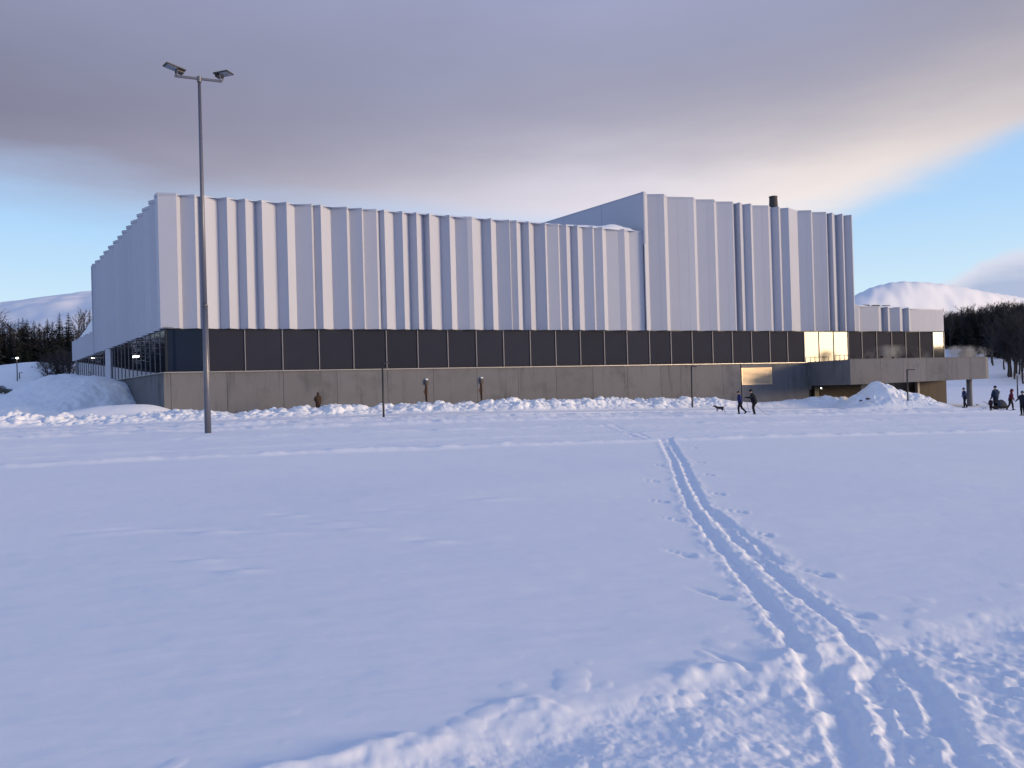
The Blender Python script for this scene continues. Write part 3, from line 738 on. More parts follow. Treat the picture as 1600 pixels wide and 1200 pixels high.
# soffit under the overhang
inner_front = [np.array(p) for p in INf[1:]] + [np.array(p) for p in INh] + [np.array(p) for p in INl]
def soff(poly, z): MB().prism(poly, z, z + .06).build('soffit', M['soffit'], hall)
strip = [FP(.12, -.10)] + inner_front[1:]
for i in range(len(strip) - 1):
    pass
mb = MB()
outer = [FP(.15, -.12)] + inner_front
for a_, b_ in zip(outer[:-1], outer[1:]):
    ta = (a_ - A) @ U; tb = (b_ - A) @ U
    if tb - ta < .01: continue
    mb.prism([a_, b_, FP(tb, -1.6), FP(ta, -1.6)], Z_CLAD + .02, Z_CLAD + .08)
mb.build('soffit', M['soffit'], hall)
mb = MB(); outl = [np.array(p) for p in IN1] + [np.array(p) for p in IN2[1:]]
for a_, b_ in zip(outl[:-1], outl[1:]):
    ta = (a_ - A) @ V; tb = (b_ - A) @ V
    if tb - ta < .01: continue
    mb.prism([a_, b_, LP(tb, -1.6), LP(ta, -1.6)], Z_CLAD + .025, Z_CLAD + .085)
mb.build('soffit', M['soffit'], hall)

# ---- glazing band of the front
WG = -.6
mull = [256, 320, 383, 441.7, 498.7, 552.5, 604, 653, 700, 744.5, 787, 828.7, 868.5, 907, 944.5, 980, 1015, 1048.7, 1081.7, 1113.7, 1144.5, 1174.5, 1203, 1230.7, 1257, 1280, 1303, 1325.5, 1347, 1370, 1393.5, 1415.5, 1437, 1458, 1475.6]
mt = [tfront(x, 548, WG) for x in mull]
_ab = np.linalg.solve(np.array([[NRM @ U, NRM @ V], [-V[1] * U[0] + V[0] * U[1], MN @ V]]), np.array([WG, -.40]))
CRN = A + U * _ab[0] + V * _ab[1]                     # where the two glazing planes meet
mt[0] = (CRN - A) @ U + .07
mb = MB(); mb.prism([CRN + U * .05 + NRM * .05, CRN + MN * .05 + V * .06, CRN - NRM * .12 + V * .06, CRN + U * .05 - NRM * .12], Z_SILL + .06, Z_CLAD - .004); mb.build('corner_post', M['black'], hall)
rot_f = Matrix(((U[0], -NRM[0], 0), (U[1], -NRM[1], 0), (0, 0, 1)))
def fbox(mb, t0, t1, w0, w1, z0, z1): return mb.prism([FP(t0, w0), FP(t1, w0), FP(t1, w1), FP(t0, w1)], z0, z1)
for i in range(len(mt) - 1):
    t0, t1 = mt[i] + .035, mt[i + 1] - .035
    bright = 24 <= i <= 26 or i == 33
    clear_ = i == 0
    if bright or clear_:
        mb = MB(); fbox(mb, t0, t1, WG - .02, WG - .06, Z_SILL + .10, Z_CLAD - .06)
        mb.build('window_pane', M['solar'] if bright else M['navy'], hall)
    else:
        mb = MB(); fbox(mb, t0, t1, WG - .03, WG - .10, Z_SILL + .10, Z_CLAD - .06); mb.build('dark_screen_panel', M['screen'], hall)
for i, t in enumerate(mt):
    mb = MB(); hw = .02 if i in (25, 26) else .035; fbox(mb, t - hw, t + hw, WG + .04, WG - .12, Z_SILL + .06, Z_CLAD - .005); mb.build('mullion', M['mullion'] if i else M['black'], hall)
mb = MB(); fbox(mb, mt[0] - .05, mt[-1] + .05, WG - .125, WG - .25, Z_SILL - .2, Z_CLAD + .02); mb.build('backing_wall', M['core'], hall)
mb = MB(); fbox(mb, mt[0] + .05, mt[-1] - .05, WG + .02, WG - .11, Z_CLAD - .055, Z_CLAD + .015); mb.build('head_rail', M['black'], hall)
mb = MB(); fbox(mb, .10, tfront(1262, 566), .02, WG - .10, Z_SILL, Z_SILL + .055); mb.build('window_sill', M['sill'], hall)
# ---- concrete base, panel by panel
WC = -.14
joints = [256.2, 267, 355, 443, 527, 606, 677.5, 746, 810, 869.5, 927, 981, 1033, 1082, 1130, 1158]
jt = [tfront(x, 605, WC) for x in joints]
lt0, lt1 = tfront(1158.8, 588, WC), tfront(1206, 588, WC)
zt, zb_ = at(1160, 575, FP(lt0)[1]).z, at(1160, 601.5, FP(lt0)[1]).z
for i in range(len(jt) - 1):
    mb = MB(); fbox(mb, jt[i] + (.012 if i else 0), jt[i + 1] - .012, WC, WC - .22, -1.7, Z_SILL - .002); mb.build('concrete_panel', M['concrete'], hall)
je = tfront(1264, 600, WC); jm = tfront(1232, 600, WC)
mb = MB(); fbox(mb, lt0 + .0, lt1, WC, WC - .22, -1.7, zb_); mb.build('concrete_panel', M['concrete'], hall)
mb = MB(); fbox(mb, lt0 + .0, lt1, WC, WC - .22, zt, Z_SILL - .002); mb.build('concrete_panel', M['concrete'], hall)
for a_, b_ in ((lt1 + .012, jm - .012), (jm + .012, je)):
    mb = MB(); fbox(mb, a_, b_, WC, WC - .22, -1.7, Z_SILL - .002); mb.build('concrete_panel', M['concrete'], hall)
mb = MB(); fbox(mb, .3, je, WC - .225, WC - .5, -1.7, Z_SILL - .05); mb.build('backing_wall', M['core'], hall)
# louvred vent
lv = empty('louvre', (0, 0, 0)); lv.parent = hall; lv.location = FPT((lt0 + lt1) / 2, WC, zb_) - hall.location
mb = MB(); fbox(mb, lt0 + .0, lt0 + .07, WC + .03, WC - .2, zb_, zt); fbox(mb, lt1 - .07, lt1, WC + .03, WC - .2, zb_, zt); fbox(mb, lt0 + .07, lt1 - .07, WC + .03, WC - .2, zb_, zb_ + .06); fbox(mb, lt0 + .07, lt1 - .07, WC + .03, WC - .2, zt - .06, zt)
mb.build('frame', M['louvre'], lv)
ns = 13; dzs = (zt - zb_ - .14) / ns
mb = MB()
for k in range(ns):
    z = zb_ + .08 + k * dzs
    a0 = FPT(lt0 + .07, WC + .02, z); a1 = FPT(lt1 - .07, WC + .02, z); b0 = FPT(lt0 + .07, WC + .005, z + dzs * .62); b1 = FPT(lt1 - .07, WC + .005, z + dzs * .62)
    q_ = NRM * .012; o_ = Vector((q_[0], q_[1], .0))
    mb.add([a0, a1, b1, b0, a0 - o_, a1 - o_, b1 - o_, b0 - o_], [(0, 1, 2, 3), (7, 6, 5, 4), (0, 4, 5, 1), (1, 5, 6, 2), (2, 6, 7, 3), (3, 7, 4, 0)])
sl = mb.build('slats', M['louvre'], lv); sl['kind'] = 'stuff'
mb = MB(); fbox(mb, lt0 + .01, lt1 - .01, WC - .205, WC - .222, zb_ + .01, zt - .01); mb.build('duct_back', M['black'], lv)
# snow-capped outlets with rust streaks on the base
for (x_, y0_, y1_) in [(666.8, 592, 601), (753, 589.5, 599)]:
    t_ = tfront(x_, 596, 0); D_ = FP(t_)[1]; z1_ = at(x_, y0_ + 2, D_).z; z0_ = at(x_, y1_, D_).z
    ou = empty('wall_outlet', (0, 0, 0)); ou.parent = hall; ou.location = FPT(t_, WC, z0_) - hall.location
    mb = MB(); fbox(mb, t_ - .11, t_ + .11, WC + .16, WC + .001, z0_, z1_); mb.build('housing', M['pipe'], ou)
    mb = MB(); p_ = FPT(t_, WC + .085, z1_ + .06); mb.ball(p_, (.13, .11, .085)); mb.build('snow_cap', M['snow'], ou, smooth=True)
    z9 = at(x_, 622, D_).z
    mb = MB(); mb.tube([FPT(t_, WC + .05, z0_), FPT(t_ + .01, WC + .05, z9 - .4)], .045, 8); mb.build('downpipe', M['rust'], ou)
    mb = MB()
    pts = [(-.06, 0), (.08, 0), (.10, -.5), (.05, -1.2), (.02, -1.7), (-.05, -1.6), (-.12, -.9), (-.26, -.55), (-.14, -.35)]
    fr = [FPT(t_ + a_, WC + .004, z0_ + b_) for a_, b_ in pts]; bkk = [FPT(t_ + a_, WC - .004, z0_ + b_) for a_, b_ in pts]
    n_ = len(pts); mb.add(fr + bkk, [tuple(range(n_))[::-1], tuple(range(n_, 2 * n_))] + [(i, (i + 1) % n_, n_ + (i + 1) % n_, n_ + i) for i in range(n_)])
    mb.build('rust_streak', M['rust'], ou)

# ---- left side: glazing, base
WL = -.40
def lbox(mb, t0, t1, w0, w1, z0, z1): return mb.prism([LP(t0, w0), LP(t1, w0), LP(t1, w1), LP(t0, w1)], z0, z1)
tcol0, tcol1 = 25.0, 28.2
_t0 = (CRN - A) @ V + .10; lm = [_t0 + k * (tcol0 - _t0) / 13 for k in range(14)]; lm2 = [tcol1 + k * (50.5 - tcol1) / 12 for k in range(13)]
for seq in (lm, lm2):
    for a_, b_ in zip(seq[:-1], seq[1:]):
        mb = MB(); lbox(mb, a_ + .03, b_ - .03, WL - .02, WL - .06, Z_SILL + .08, Z_CLAD - .05); mb.build('window_pane', M['glass'], hall)
    for t in seq:
        mb = MB(); lbox(mb, t - .03, t + .03, WL + .02, WL - .12, Z_SILL + .05, Z_CLAD); mb.build('mullion', M['mullion'] if t > 1 else M['black'], hall)
mb = MB(); lbox(mb, tcol0 + .04, tcol1 - .04, WL + .10, WL - .2, -1.0, Z_CLAD); mb.build('wall_pier', M['clad'], hall)
mb = MB(); lbox(mb, 1.3, 50.5, WL - .125, WL - .3, Z_SILL - .3, Z_CLAD + .02); mb.build('backing_wall', M['core'], hall)
mb = MB(); lbox(mb, 50.55, 52.6, WL + .05, WL - .2, -1, Z_CLAD); mb.build('wall_pier', M['concrete'], hall)
mb = MB(); lbox(mb, .30, 25.0, .0, WL - .1, Z_SILL, Z_SILL + .05); mb.build('window_sill', M['sill'], hall)
for a_, b_ in ((.148, 5.9), (5.92, 11.9), (11.92, 18), (18.02, 25), (28.25, 38), (38.02, 50.5)):
    mb = MB(); lbox(mb, a_, b_, WC, WC - .25, -1.5, Z_SILL - .002); mb.build('concrete_panel', M['concrete'], hall)
# lit bar outside the opaque side panes, standing in for a lamp indoors
tl_ = tleft(210, 557, WL + .1); lz = at(210, 557, LP(tl_)[1]).z
wl = empty('indoor_lamp_proxy', (0, 0, 0)); wl.parent = hall; wl.location = LPT(tl_, WL, lz) - hall.location
mb = MB(); lbox(mb, tl_ - .5, tl_ + .5, WL + .16, WL + .05, lz - .06, lz + .06); mb.build('tube', M['lit'], wl)
mb = MB(); lbox(mb, tl_ - .55, tl_ + .55, WL + .17, WL + .03, lz + .062, lz + .10); mb.build('housing', M['black'], wl)  # cover added to the stand-in bar

# ---- terrace and the storey under it
Z_T, zuL, zuR = 3.55, 1.20, 1.40
TL0 = FP(59.85, WC + .02); TF0 = np.array([31.52, 77.5]); TF1 = np.array([47.16, 82.74]); TE = np.array([48.04, 83.85]); TB = FP(82.5, -6)
fd = TF1 - TF0; flen = np.linalg.norm(fd); fd = fd / flen; fin = np.array([-fd[1], fd[0]])
def fpx(x):                                   # length along the terrace front seen at pixel column x
    d = ray(x, 575); s, t = np.linalg.solve(np.array([[d.x, -fd[0]], [d.y, -fd[1]]]), TF0); return t
tj = [0.0] + [fpx(x) for x in (1376, 1411.7, 1448, 1481, 1515)] + [flen]
zu = lambda t: zuL + (zuR - zuL) * t / flen
for a_, b_ in zip(tj[:-1], tj[1:]):
    p0 = TF0 + fd * (a_ + .01); p1 = TF0 + fd * (b_ - .01)
    MB().prism([p0, p1, p1 + fin * .22, p0 + fin * .22], [zu(a_), zu(b_), zu(b_), zu(a_)], Z_T).build('parapet_panel', M['concrete'], hall)
sd2 = (TF0 - TL0); sl2 = np.linalg.norm(sd2); sd2 /= sl2; sn = np.array([-sd2[1], sd2[0]])
sn = sn if sn @ fd > 0 else -sn
for a_, b_ in ((0, sl2 * .5 - .01), (sl2 * .5 + .01, sl2 - .012)):
    p0 = TL0 + sd2 * a_; p1 = TL0 + sd2 * b_
    MB().prism([p0, p1, p1 + sn * .22, p0 + sn * .22], zuL, Z_T).build('parapet_panel', M['concrete'], hall)
ed_ = (TE - TF1); MB().prism([TF1 + ed_ * .01, TE, TE - fd * .25 + fin * .05, TF1 + ed_ * .01 - fd * .22 + fin * .2], zuR, Z_T).build('parapet_panel', M['concrete'], hall)
MB().prism([TE + fin * .01, TB, TB - fd * .22, TE - fd * .25 + fin * .06], zuR, Z_T).build('parapet_panel', M['concrete'], hall)
# rail cap
MB().prism([TF0 - fin * .03, TF1 - fin * .03, TF1 + fin * .27, TF0 + fin * .27], Z_T + .003, Z_T + .05).build('parapet_cap', M['concrete'], hall)
# floor slab
MB().prism([TL0 + sn * .23 , TF0 + sn * .23 + fin * .23, TF1 + fin * .23 - fd * .3, TB - fd * .4, FP(79.9, -.6), FP(59.9, -.2)], zuR + .02, zuR + .62).build('terrace_slab', M['concrete'], hall)
# beam shadowed beneath, walls of the undercroft
def uwall(x0, x1, w, m, name='undercroft_wall', z1=zuR + .015):
    t0, t1 = tfront(x0, 615, w), tfront(x1, 615, w); n_ = max(1, int(round((t1 - t0) / 1.6)))
    for k in range(n_):
        a_ = t0 + (t1 - t0) * k / n_; b_ = t0 + (t1 - t0) * (k + 1) / n_ - .012
        mb = MB(); fbox(mb, a_, b_, w, w - .2, -2.6, z1); mb.build(name, m, hall)
uwall(1281, 1346, -.25, M['brown']); uwall(1346.2, 1432, -2.2, M['core']); uwall(1437, 1479, -.05, M['brown'])
t9 = tfront(1479, 615, -.05); MB().prism([FP(t9 + .01, -.05), FP(t9 + .01, -.05) + V * 10, FP(t9 - .2, -.3) + V * 10, FP(t9 - .2, -.3)], -2.6, zuR + .015).build('undercroft_wall', M['concrete'], hall)
mb = MB(); fbox(mb, tfront(1433.5, 612, .1), tfront(1436.6, 612, .1), .15, -.2, -2.4, zuR + .015); mb.build('pillar', M['mullion'], hall)
mb = MB(); fbox(mb, tfront(1273, 612, .1), tfront(1280, 612, .1), .1, -.4, -2.4, zuR + .015); mb.build('pillar', M['black'], hall)
# glazed door catching the light
td0, td1 = tfront(1265.5, 615, -.2), tfront(1272.5, 615, -.2)
dr_ = empty('door', (0, 0, 0)); dr_.parent = hall; dr_.location = FPT(td0, -.2, -1.0) - hall.location
zd = at(1269, 608.5, FP(td0)[1]).z
mb = MB(); fbox(mb, td0 + .05, td1 - .05, -.2, -.24, -2.4, zd - .05); mb.build('pane', M['solar'], dr_)
mb = MB(); fbox(mb, td0, td0 + .05, -.17, -.28, -2.4, zd); fbox(mb, td1 - .05, td1, -.17, -.28, -2.4, zd); fbox(mb, td0 + .05, td1 - .05, -.17, -.28, zd - .05, zd); mb.build('frame', M['black'], dr_)
mb = MB(); fbox(mb, tfront(1263, 615, -.2), tfront(1281, 615, -.2), -.3, -.5, -2.5, zuR); mb.build('undercroft_wall', M['core'], hall)
# round column under the outer corner
cb_ = at(1515.5, 634, 84.3); zc = ground_scalar(cb_.x, cb_.y)
mb = MB(); mb.tube([(cb_.x, cb_.y, zc - .4), (cb_.x, cb_.y, 2.0)], .26, 24); mb.build('column', M['concrete'], hall, smooth=True)
# small lit lamp below the beam
lp = at(1283, 606.5, 80.5)
ul = empty('undercroft_lamp', (0, 0, 0)); ul.parent = hall; ul.location = lp - hall.location
mb = MB(); mb.ball(lp, .06, 10, 6); mb.build('bulb', M['lit'], ul, smooth=True)
mb = MB(); mb.box(lp + Vector((0, .05, .16)), (.3, .3, .1)); mb.build('housing', M['black'], ul)
# railing on the terrace at the bright windows
rl = empty('railing', (0, 0, 0)); rl.parent = hall; rl.location = FPT(62, .8, 2.0) - hall.location
for k in range(6):
    mb = MB(); p_ = FPT(61.9 + k * .62, 1.4, 0); mb.tube([(p_.x, p_.y, 2.0), (p_.x, p_.y, 4.15)], .03, 6); mb.build('post', M['pipe'], rl)
mb = MB(); mb.tube([FPT(61.9, 1.4, 4.15), FPT(65.0, 1.4, 4.15)], .03, 6); mb.build('rail', M['pipe'], rl)

# ------------------------------------------------------------------ tall floodlight mast
pb = gp(325, 671.5); mz = ground_scalar(*pb) + float(detail(np.array([pb[0]]), np.array([pb[1]]))[0])
mast = empty('floodlight_mast', (pb[0], pb[1], mz), 'tall grey steel mast with two tilted floodlights on a crossarm', 'light mast')
mtop = at(313.5, 123, pb[1]).z
H_ = mtop - mz
mb = MB(); mb.tube([(pb[0], pb[1], mz - .4), (pb[0], pb[1], mz + 2.9), (pb[0], pb[1], mz + H_ * .36)], [.150, .142, .128], 20); mb.build('lower_pole', M['galv'], mast, smooth=True)
mb = MB(); mb.tube([(pb[0], pb[1], mz + H_ * .36 - .03), (pb[0], pb[1], mz + H_ * .36 + .02)], [.142, .135], 20); mb.tube([(pb[0], pb[1], mz + 2.86), (pb[0], pb[1], mz + 2.94)], .155, 20); mb.build('collar', M['galv'], mast, smooth=False)
mb = MB(); mb.tube([(pb[0], pb[1], mz + H_ * .36 + .02), (pb[0], pb[1], mz + H_ * .62), (pb[0], pb[1], mtop - .05)], [.108, .094, .070], 20); mb.build('upper_pole', M['galv'], mast, smooth=True)
mb = MB(); mb.tube([(pb[0] + .145, pb[1] - .05, mz + 2.4), (pb[0] + .132, pb[1] - .06, mz + 4.4)], .02, 6); mb.build('cable_strip', M['galv'], mast)
ax = Vector((U[0], U[1], 0)); ay = Vector((NRM[0], NRM[1], 0)); top = Vector((pb[0], pb[1], mtop))
mb = MB(); mb.box(top - ax * .03, (2.1, .11, .11), Matrix((ax, ay, (0, 0, 1))).transposed(), .02); mb.build('crossarm', M['galv'], mast)
mb = MB(); mb.tube([top - Vector((0, 0, .16)), top + Vector((0, 0, .10))], .105, 16); mb.build('cap', M['galv'], mast)
for sgn, base_off, tilt, yaw, ln, wd in ((-1, -.98, 10, 18, .92, .55), (1, .98, 3, -38, .78, .58)):
    fl = empty('floodlight', (0, 0, 0)); fl.parent = mast
    b0 = top + ax * base_off; fl.location = b0 - mast.location
    d_ = (Matrix.Rotation(R(yaw), 3, 'Z') @ (ax * sgn)); side = Vector((-d_.y, d_.x, 0)); n_up = Vector((0, 0, 1))
    d_ = (d_ * math.cos(R(tilt)) + n_up * math.sin(R(tilt))).normalized(); nn = d_.cross(side).normalized()
    if nn.z < 0: nn = -nn
    rotm = Matrix((d_, side, nn)).transposed()
    c_ = b0 + Vector((0, 0, .34)) + d_ * (.12 if sgn > 0 else .10)
    mb = MB(); mb.box(c_, (ln, wd, .07), rotm, .02); mb.build('head', M['pipe'], fl)
    mb = MB(); mb.box(c_ - nn * .044 + d_ * ln * .16, (ln * .52, wd * .86, .014), rotm); mb.build('lens', M['lampglass'], fl)
    mb = MB(); mb.box(c_ - nn * .095 - d_ * ln * .28, (ln * .36, wd * .6, .11), rotm, .02); mb.build('driver_box', M['pipe'], fl)
    for s_ in (-1, 1):
        mb = MB(); mb.tube([b0 + ay * .18 * s_ * 0 + side * .06 * s_, c_ - nn * .10 - d_ * ln * .12 + side * wd * .28 * s_], .025, 8); mb.build('bracket', M['galv'], fl)

# ------------------------------------------------------------------ slim black path lamps
def path_lamp(x, ytop, ybase, label, depth=None, arm=.5, lit=False):
    if depth is None: X, Y = gp(x, ybase)
    else: p = at(x, ybase, depth); X, Y = p.x, p.y
    gz = at(x, ybase, Y).z; zt_ = at(x, ytop, Y).z
    o = empty('path_lamp', (X, Y, gz), label, 'street lamp', 'slim dark path lamps')
    mb = MB(); mb.tube([(X, Y, gz - .8), (X, Y, gz + .6), (X, Y, zt_ - .05)], [.075, .07, .055], 12); mb.build('post', M['black'], o, smooth=True)
    if arm:
        mb = MB(); mb.box((X + arm / 2 - .05, Y, zt_ - .04), (arm, .14, .075), None, .02); mb.build('lamp_head', M['black'], o)
        mb = MB(); mb.box((X + arm / 2 + .03, Y, zt_ - .083), (arm * .6, .10, .012)); mb.build('lens', M['lit'] if lit else M['lampglass'], o)
    return o
path_lamp(599.5, 566, 649, 'slim dark path lamp in front of the snow bank by the middle glazing', 56)
path_lamp(1082, 572, 638, 'slim dark path lamp left of the skier in blue', 69.5)
path_lamp(1419, 577, 636, 'slim dark path lamp standing before the pile of shovelled snow', 72.6, .75)
path_lamp(31, 582, 611.5, 'short slim path lamp beside the lit lamp near the parked car', 120.5, .5)
path_lamp(1590, 586, 611, 'bare dark post in the snow behind the skiers on the right', 98, 0)
tl = at(27.5, 612.5, 120); tz = at(27.5, 559, 120).z
o = empty('lit_street_lamp', (tl.x, tl.y, tl.z), 'lit street lamp with two heads beside the big snow heap', 'street lamp')
mb = MB(); mb.tube([(tl.x, tl.y, tl.z - 2.2), (tl.x, tl.y, tz)], [.09, .06], 10); mb.build('post', M['pipe'], o, smooth=True)
mb = MB(); mb.box((tl.x - .2, tl.y, tz), (.9, .12, .06)); mb.build('crossarm', M['pipe'], o)
mb = MB(); mb.ball((tl.x + .1, tl.y - .1, tz - .05), (.22, .14, .10)); mb.build('lit_head', M['lit'], o, smooth=True)
mb = MB(); mb.box((tl.x - .55, tl.y, tz - .05), (.36, .2, .08), None, .02); mb.build('lamp_head', M['lampglass'], o)

# ------------------------------------------------------------------ parked car and sign at the far left
M['car'] = mat('car_paint', (.020, .022, .030), .3, spec=.5)
M['carglass'] = mat('car_glass', (.01, .012, .015), .05)
M['tyre'] = mat('tyre', (.02, .02, .02), .9)
M['rim'] = mat('rim', (.3, .3, .32), .35, .8)
cc = at(-4, 611, 118); cz = ground_scalar(cc.x, cc.y)
car = empty('parked_car', (cc.x, cc.y, cz), 'dark parked car cut by the left edge of the picture', 'car')
prof_ = [(-2.15, .35), (-2.2, .75), (-2.05, .95), (-1.75, 1.0), (-1.1, 1.42), (.35, 1.46), (1.15, 1.02), (1.95, .90), (2.15, .70), (2.15, .35)]
def extr(name, prof, y0, y1, m, parent, taper=.0):
    n_ = len(prof); pts = []
    for yy, k in ((y0, -1), (y1, 1)):
        for (x_, z_) in prof: pts.append((cc.x + x_, cc.y + yy - k * taper * max(0, z_ - .9), cz + z_))
    mb = MB(); mb.add(pts, [tuple(range(n_)), tuple(range(2 * n_ - 1, n_ - 1, -1))] + [(i, n_ + i, n_ + (i + 1) % n_, (i + 1) % n_) for i in range(n_)])
    return mb.build(name, m, parent)
extr('body', prof_, -.85, .85, M['car'], car, .3)
extr('side_window', [(-1.45, 1.02), (-1.02, 1.34), (.28, 1.37), (.95, 1.04)], -.86, -.70, M['carglass'], car, .0)
for x_ in (-1.35, 1.35):
    for y_ in (-.8, .8):
        mb = MB(); mb.tube([(cc.x + x_, cc.y + y_ - .1, cz + .32), (cc.x + x_, cc.y + y_ + .1, cz + .32)], .32, 18); w_ = mb.build('wheel', M['tyre'], car)
        mb = MB(); mb.tube([(cc.x + x_, cc.y + y_ - .115, cz + .32), (cc.x + x_, cc.y + y_ + .115, cz + .32)], .2, 14); mb.build('rim', M['rim'], w_)
mb = MB(); mb.box((cc.x + 2.1, cc.y - .6, cz + .72), (.12, .3, .12), None, .02); mb.build('headlight', M['lampglass'], car)
mb = MB(); mb.box((cc.x + 2.1, cc.y + .6, cz + .72), (.12, .3, .12), None, .02); mb.build('headlight', M['lampglass'], car)
def ridgeP(u, v): return cc.x - 6 + u * 11, cc.y - 5.2 + v * 4.0
def ridgeH(X, Y, u, v): return (.95 + .1 * fbm(X * .6, Y * .6, 3, 300)) * np.exp(-((v - .5) / .28) ** 2) * sstep(u, 0, .1) * sstep(u, 1, .85)
rg = heightmesh('snow_ridge', ridgeP, ridgeH, 70, 30, M['snow']); tag(rg, 'low snow ridge in front of the dark parked car', 'snow ridge')
sg = at(3.5, 596, 124); s1 = at(3.5, 585.5, 124); gz = ground_scalar(sg.x, sg.y)
o = empty('sign_board', (sg.x, sg.y, gz), 'small dark sign on a post above the parked car', 'sign')
mb = MB(); mb.tube([(sg.x, sg.y, gz - .3), (sg.x, sg.y, s1.z + .3)], .04, 8); mb.build('post', M['pipe'], o)
mb = MB(); mb.box((sg.x, sg.y - .06, s1.z), (.46, .05, .72), None, .02); mb.build('board', M['pipe'], o)

# ------------------------------------------------------------------ people
def capsules_to_mesh(caps, voxel):
    mb = MB()
    for (p0, r0, p1, r1, *_ ) in caps:
        p0 = Vector(p0); p1 = Vector(p1); d = p1 - p0
        if d.length < 1e-4: mb.ball(p0, max(r0, r1), 12, 8); continue
        dn = d.normalized(); pts = []; rr = []
        for k in range(4): a = -math.pi / 2 * (1 - k / 3); pts.append(p0 + dn * r0 * math.sin(a)); rr.append(max(r0 * math.cos(a), .001))
        for k in range(4): a = math.pi / 2 * k / 3; pts.append(p1 + dn * r1 * math.sin(a)); rr.append(max(r1 * math.cos(a), .001))
        mb.tube(pts, rr, 12)
    me = bpy.data.meshes.new('tmp'); me.from_pydata(mb.v, [], mb.f); me.update()
    ob = bpy.data.objects.new('tmp', me); COL.objects.link(ob)
    md = ob.modifiers.new('r', 'REMESH'); md.mode = 'VOXEL'; md.voxel_size = voxel
    sm = ob.modifiers.new('s', 'SMOOTH'); sm.factor = .5; sm.iterations = 2
    dg = bpy.context.evaluated_depsgraph_get(); dg.update()
    out = bpy.data.meshes.new_from_object(ob.evaluated_get(dg))
    bpy.data.objects.remove(ob); bpy.data.meshes.remove(me)
    return out
def paint(me, caps, mats):
    n = len(me.polygons); c = np.empty(n * 3); me.polygons.foreach_get('center', c); c = c.reshape(-1, 3)
    best = np.full(n, 1e9); idx = np.zeros(n, int)
    for (p0, r0, p1, r1, mi) in caps:
        p0 = np.array(p0); p1 = np.array(p1); d = p1 - p0; L = max(d @ d, 1e-9)
        t = np.clip((c - p0) @ d / L, 0, 1); dist = np.linalg.norm(c - (p0 + t[:, None] * d), axis=1) - (r0 + (r1 - r0) * t)
        m = dist < best; best = np.where(m, dist, best); idx = np.where(m, mi, idx)
    me.materials.clear()
    for m in mats: me.materials.append(m)
    me.polygons.foreach_set('material_index', idx.astype(np.int32)); me.shade_smooth()
M['skin'] = mat('skin', (.45, .28, .21), .6)
M['boot'] = mat('boot', (.015, .015, .018), .6)
M['glove'] = mat('glove', (.02, .02, .025), .8)
M['ski'] = mat('ski', (.10, .10, .12), .35)
M['polem'] = mat('pole_shaft', (.10, .10, .11), .4)
M['hair'] = mat('hair', (.05, .03, .02), .7)
cloth_cache = {}
def cloth(col):
    k = tuple(col)
    if k not in cloth_cache: cloth_cache[k] = mat('cloth', col, .85, spec=.2, noise=(14, .18, 3), bump=(22, .3, .02))
    return cloth_cache[k]
def rotY(p, piv, a):
    c, s = math.cos(a), math.sin(a); x, y, z = p[0] - piv[0], p[1], p[2] - piv[2]
    return (piv[0] + x * c + z * s, y, piv[2] - x * s + z * c)
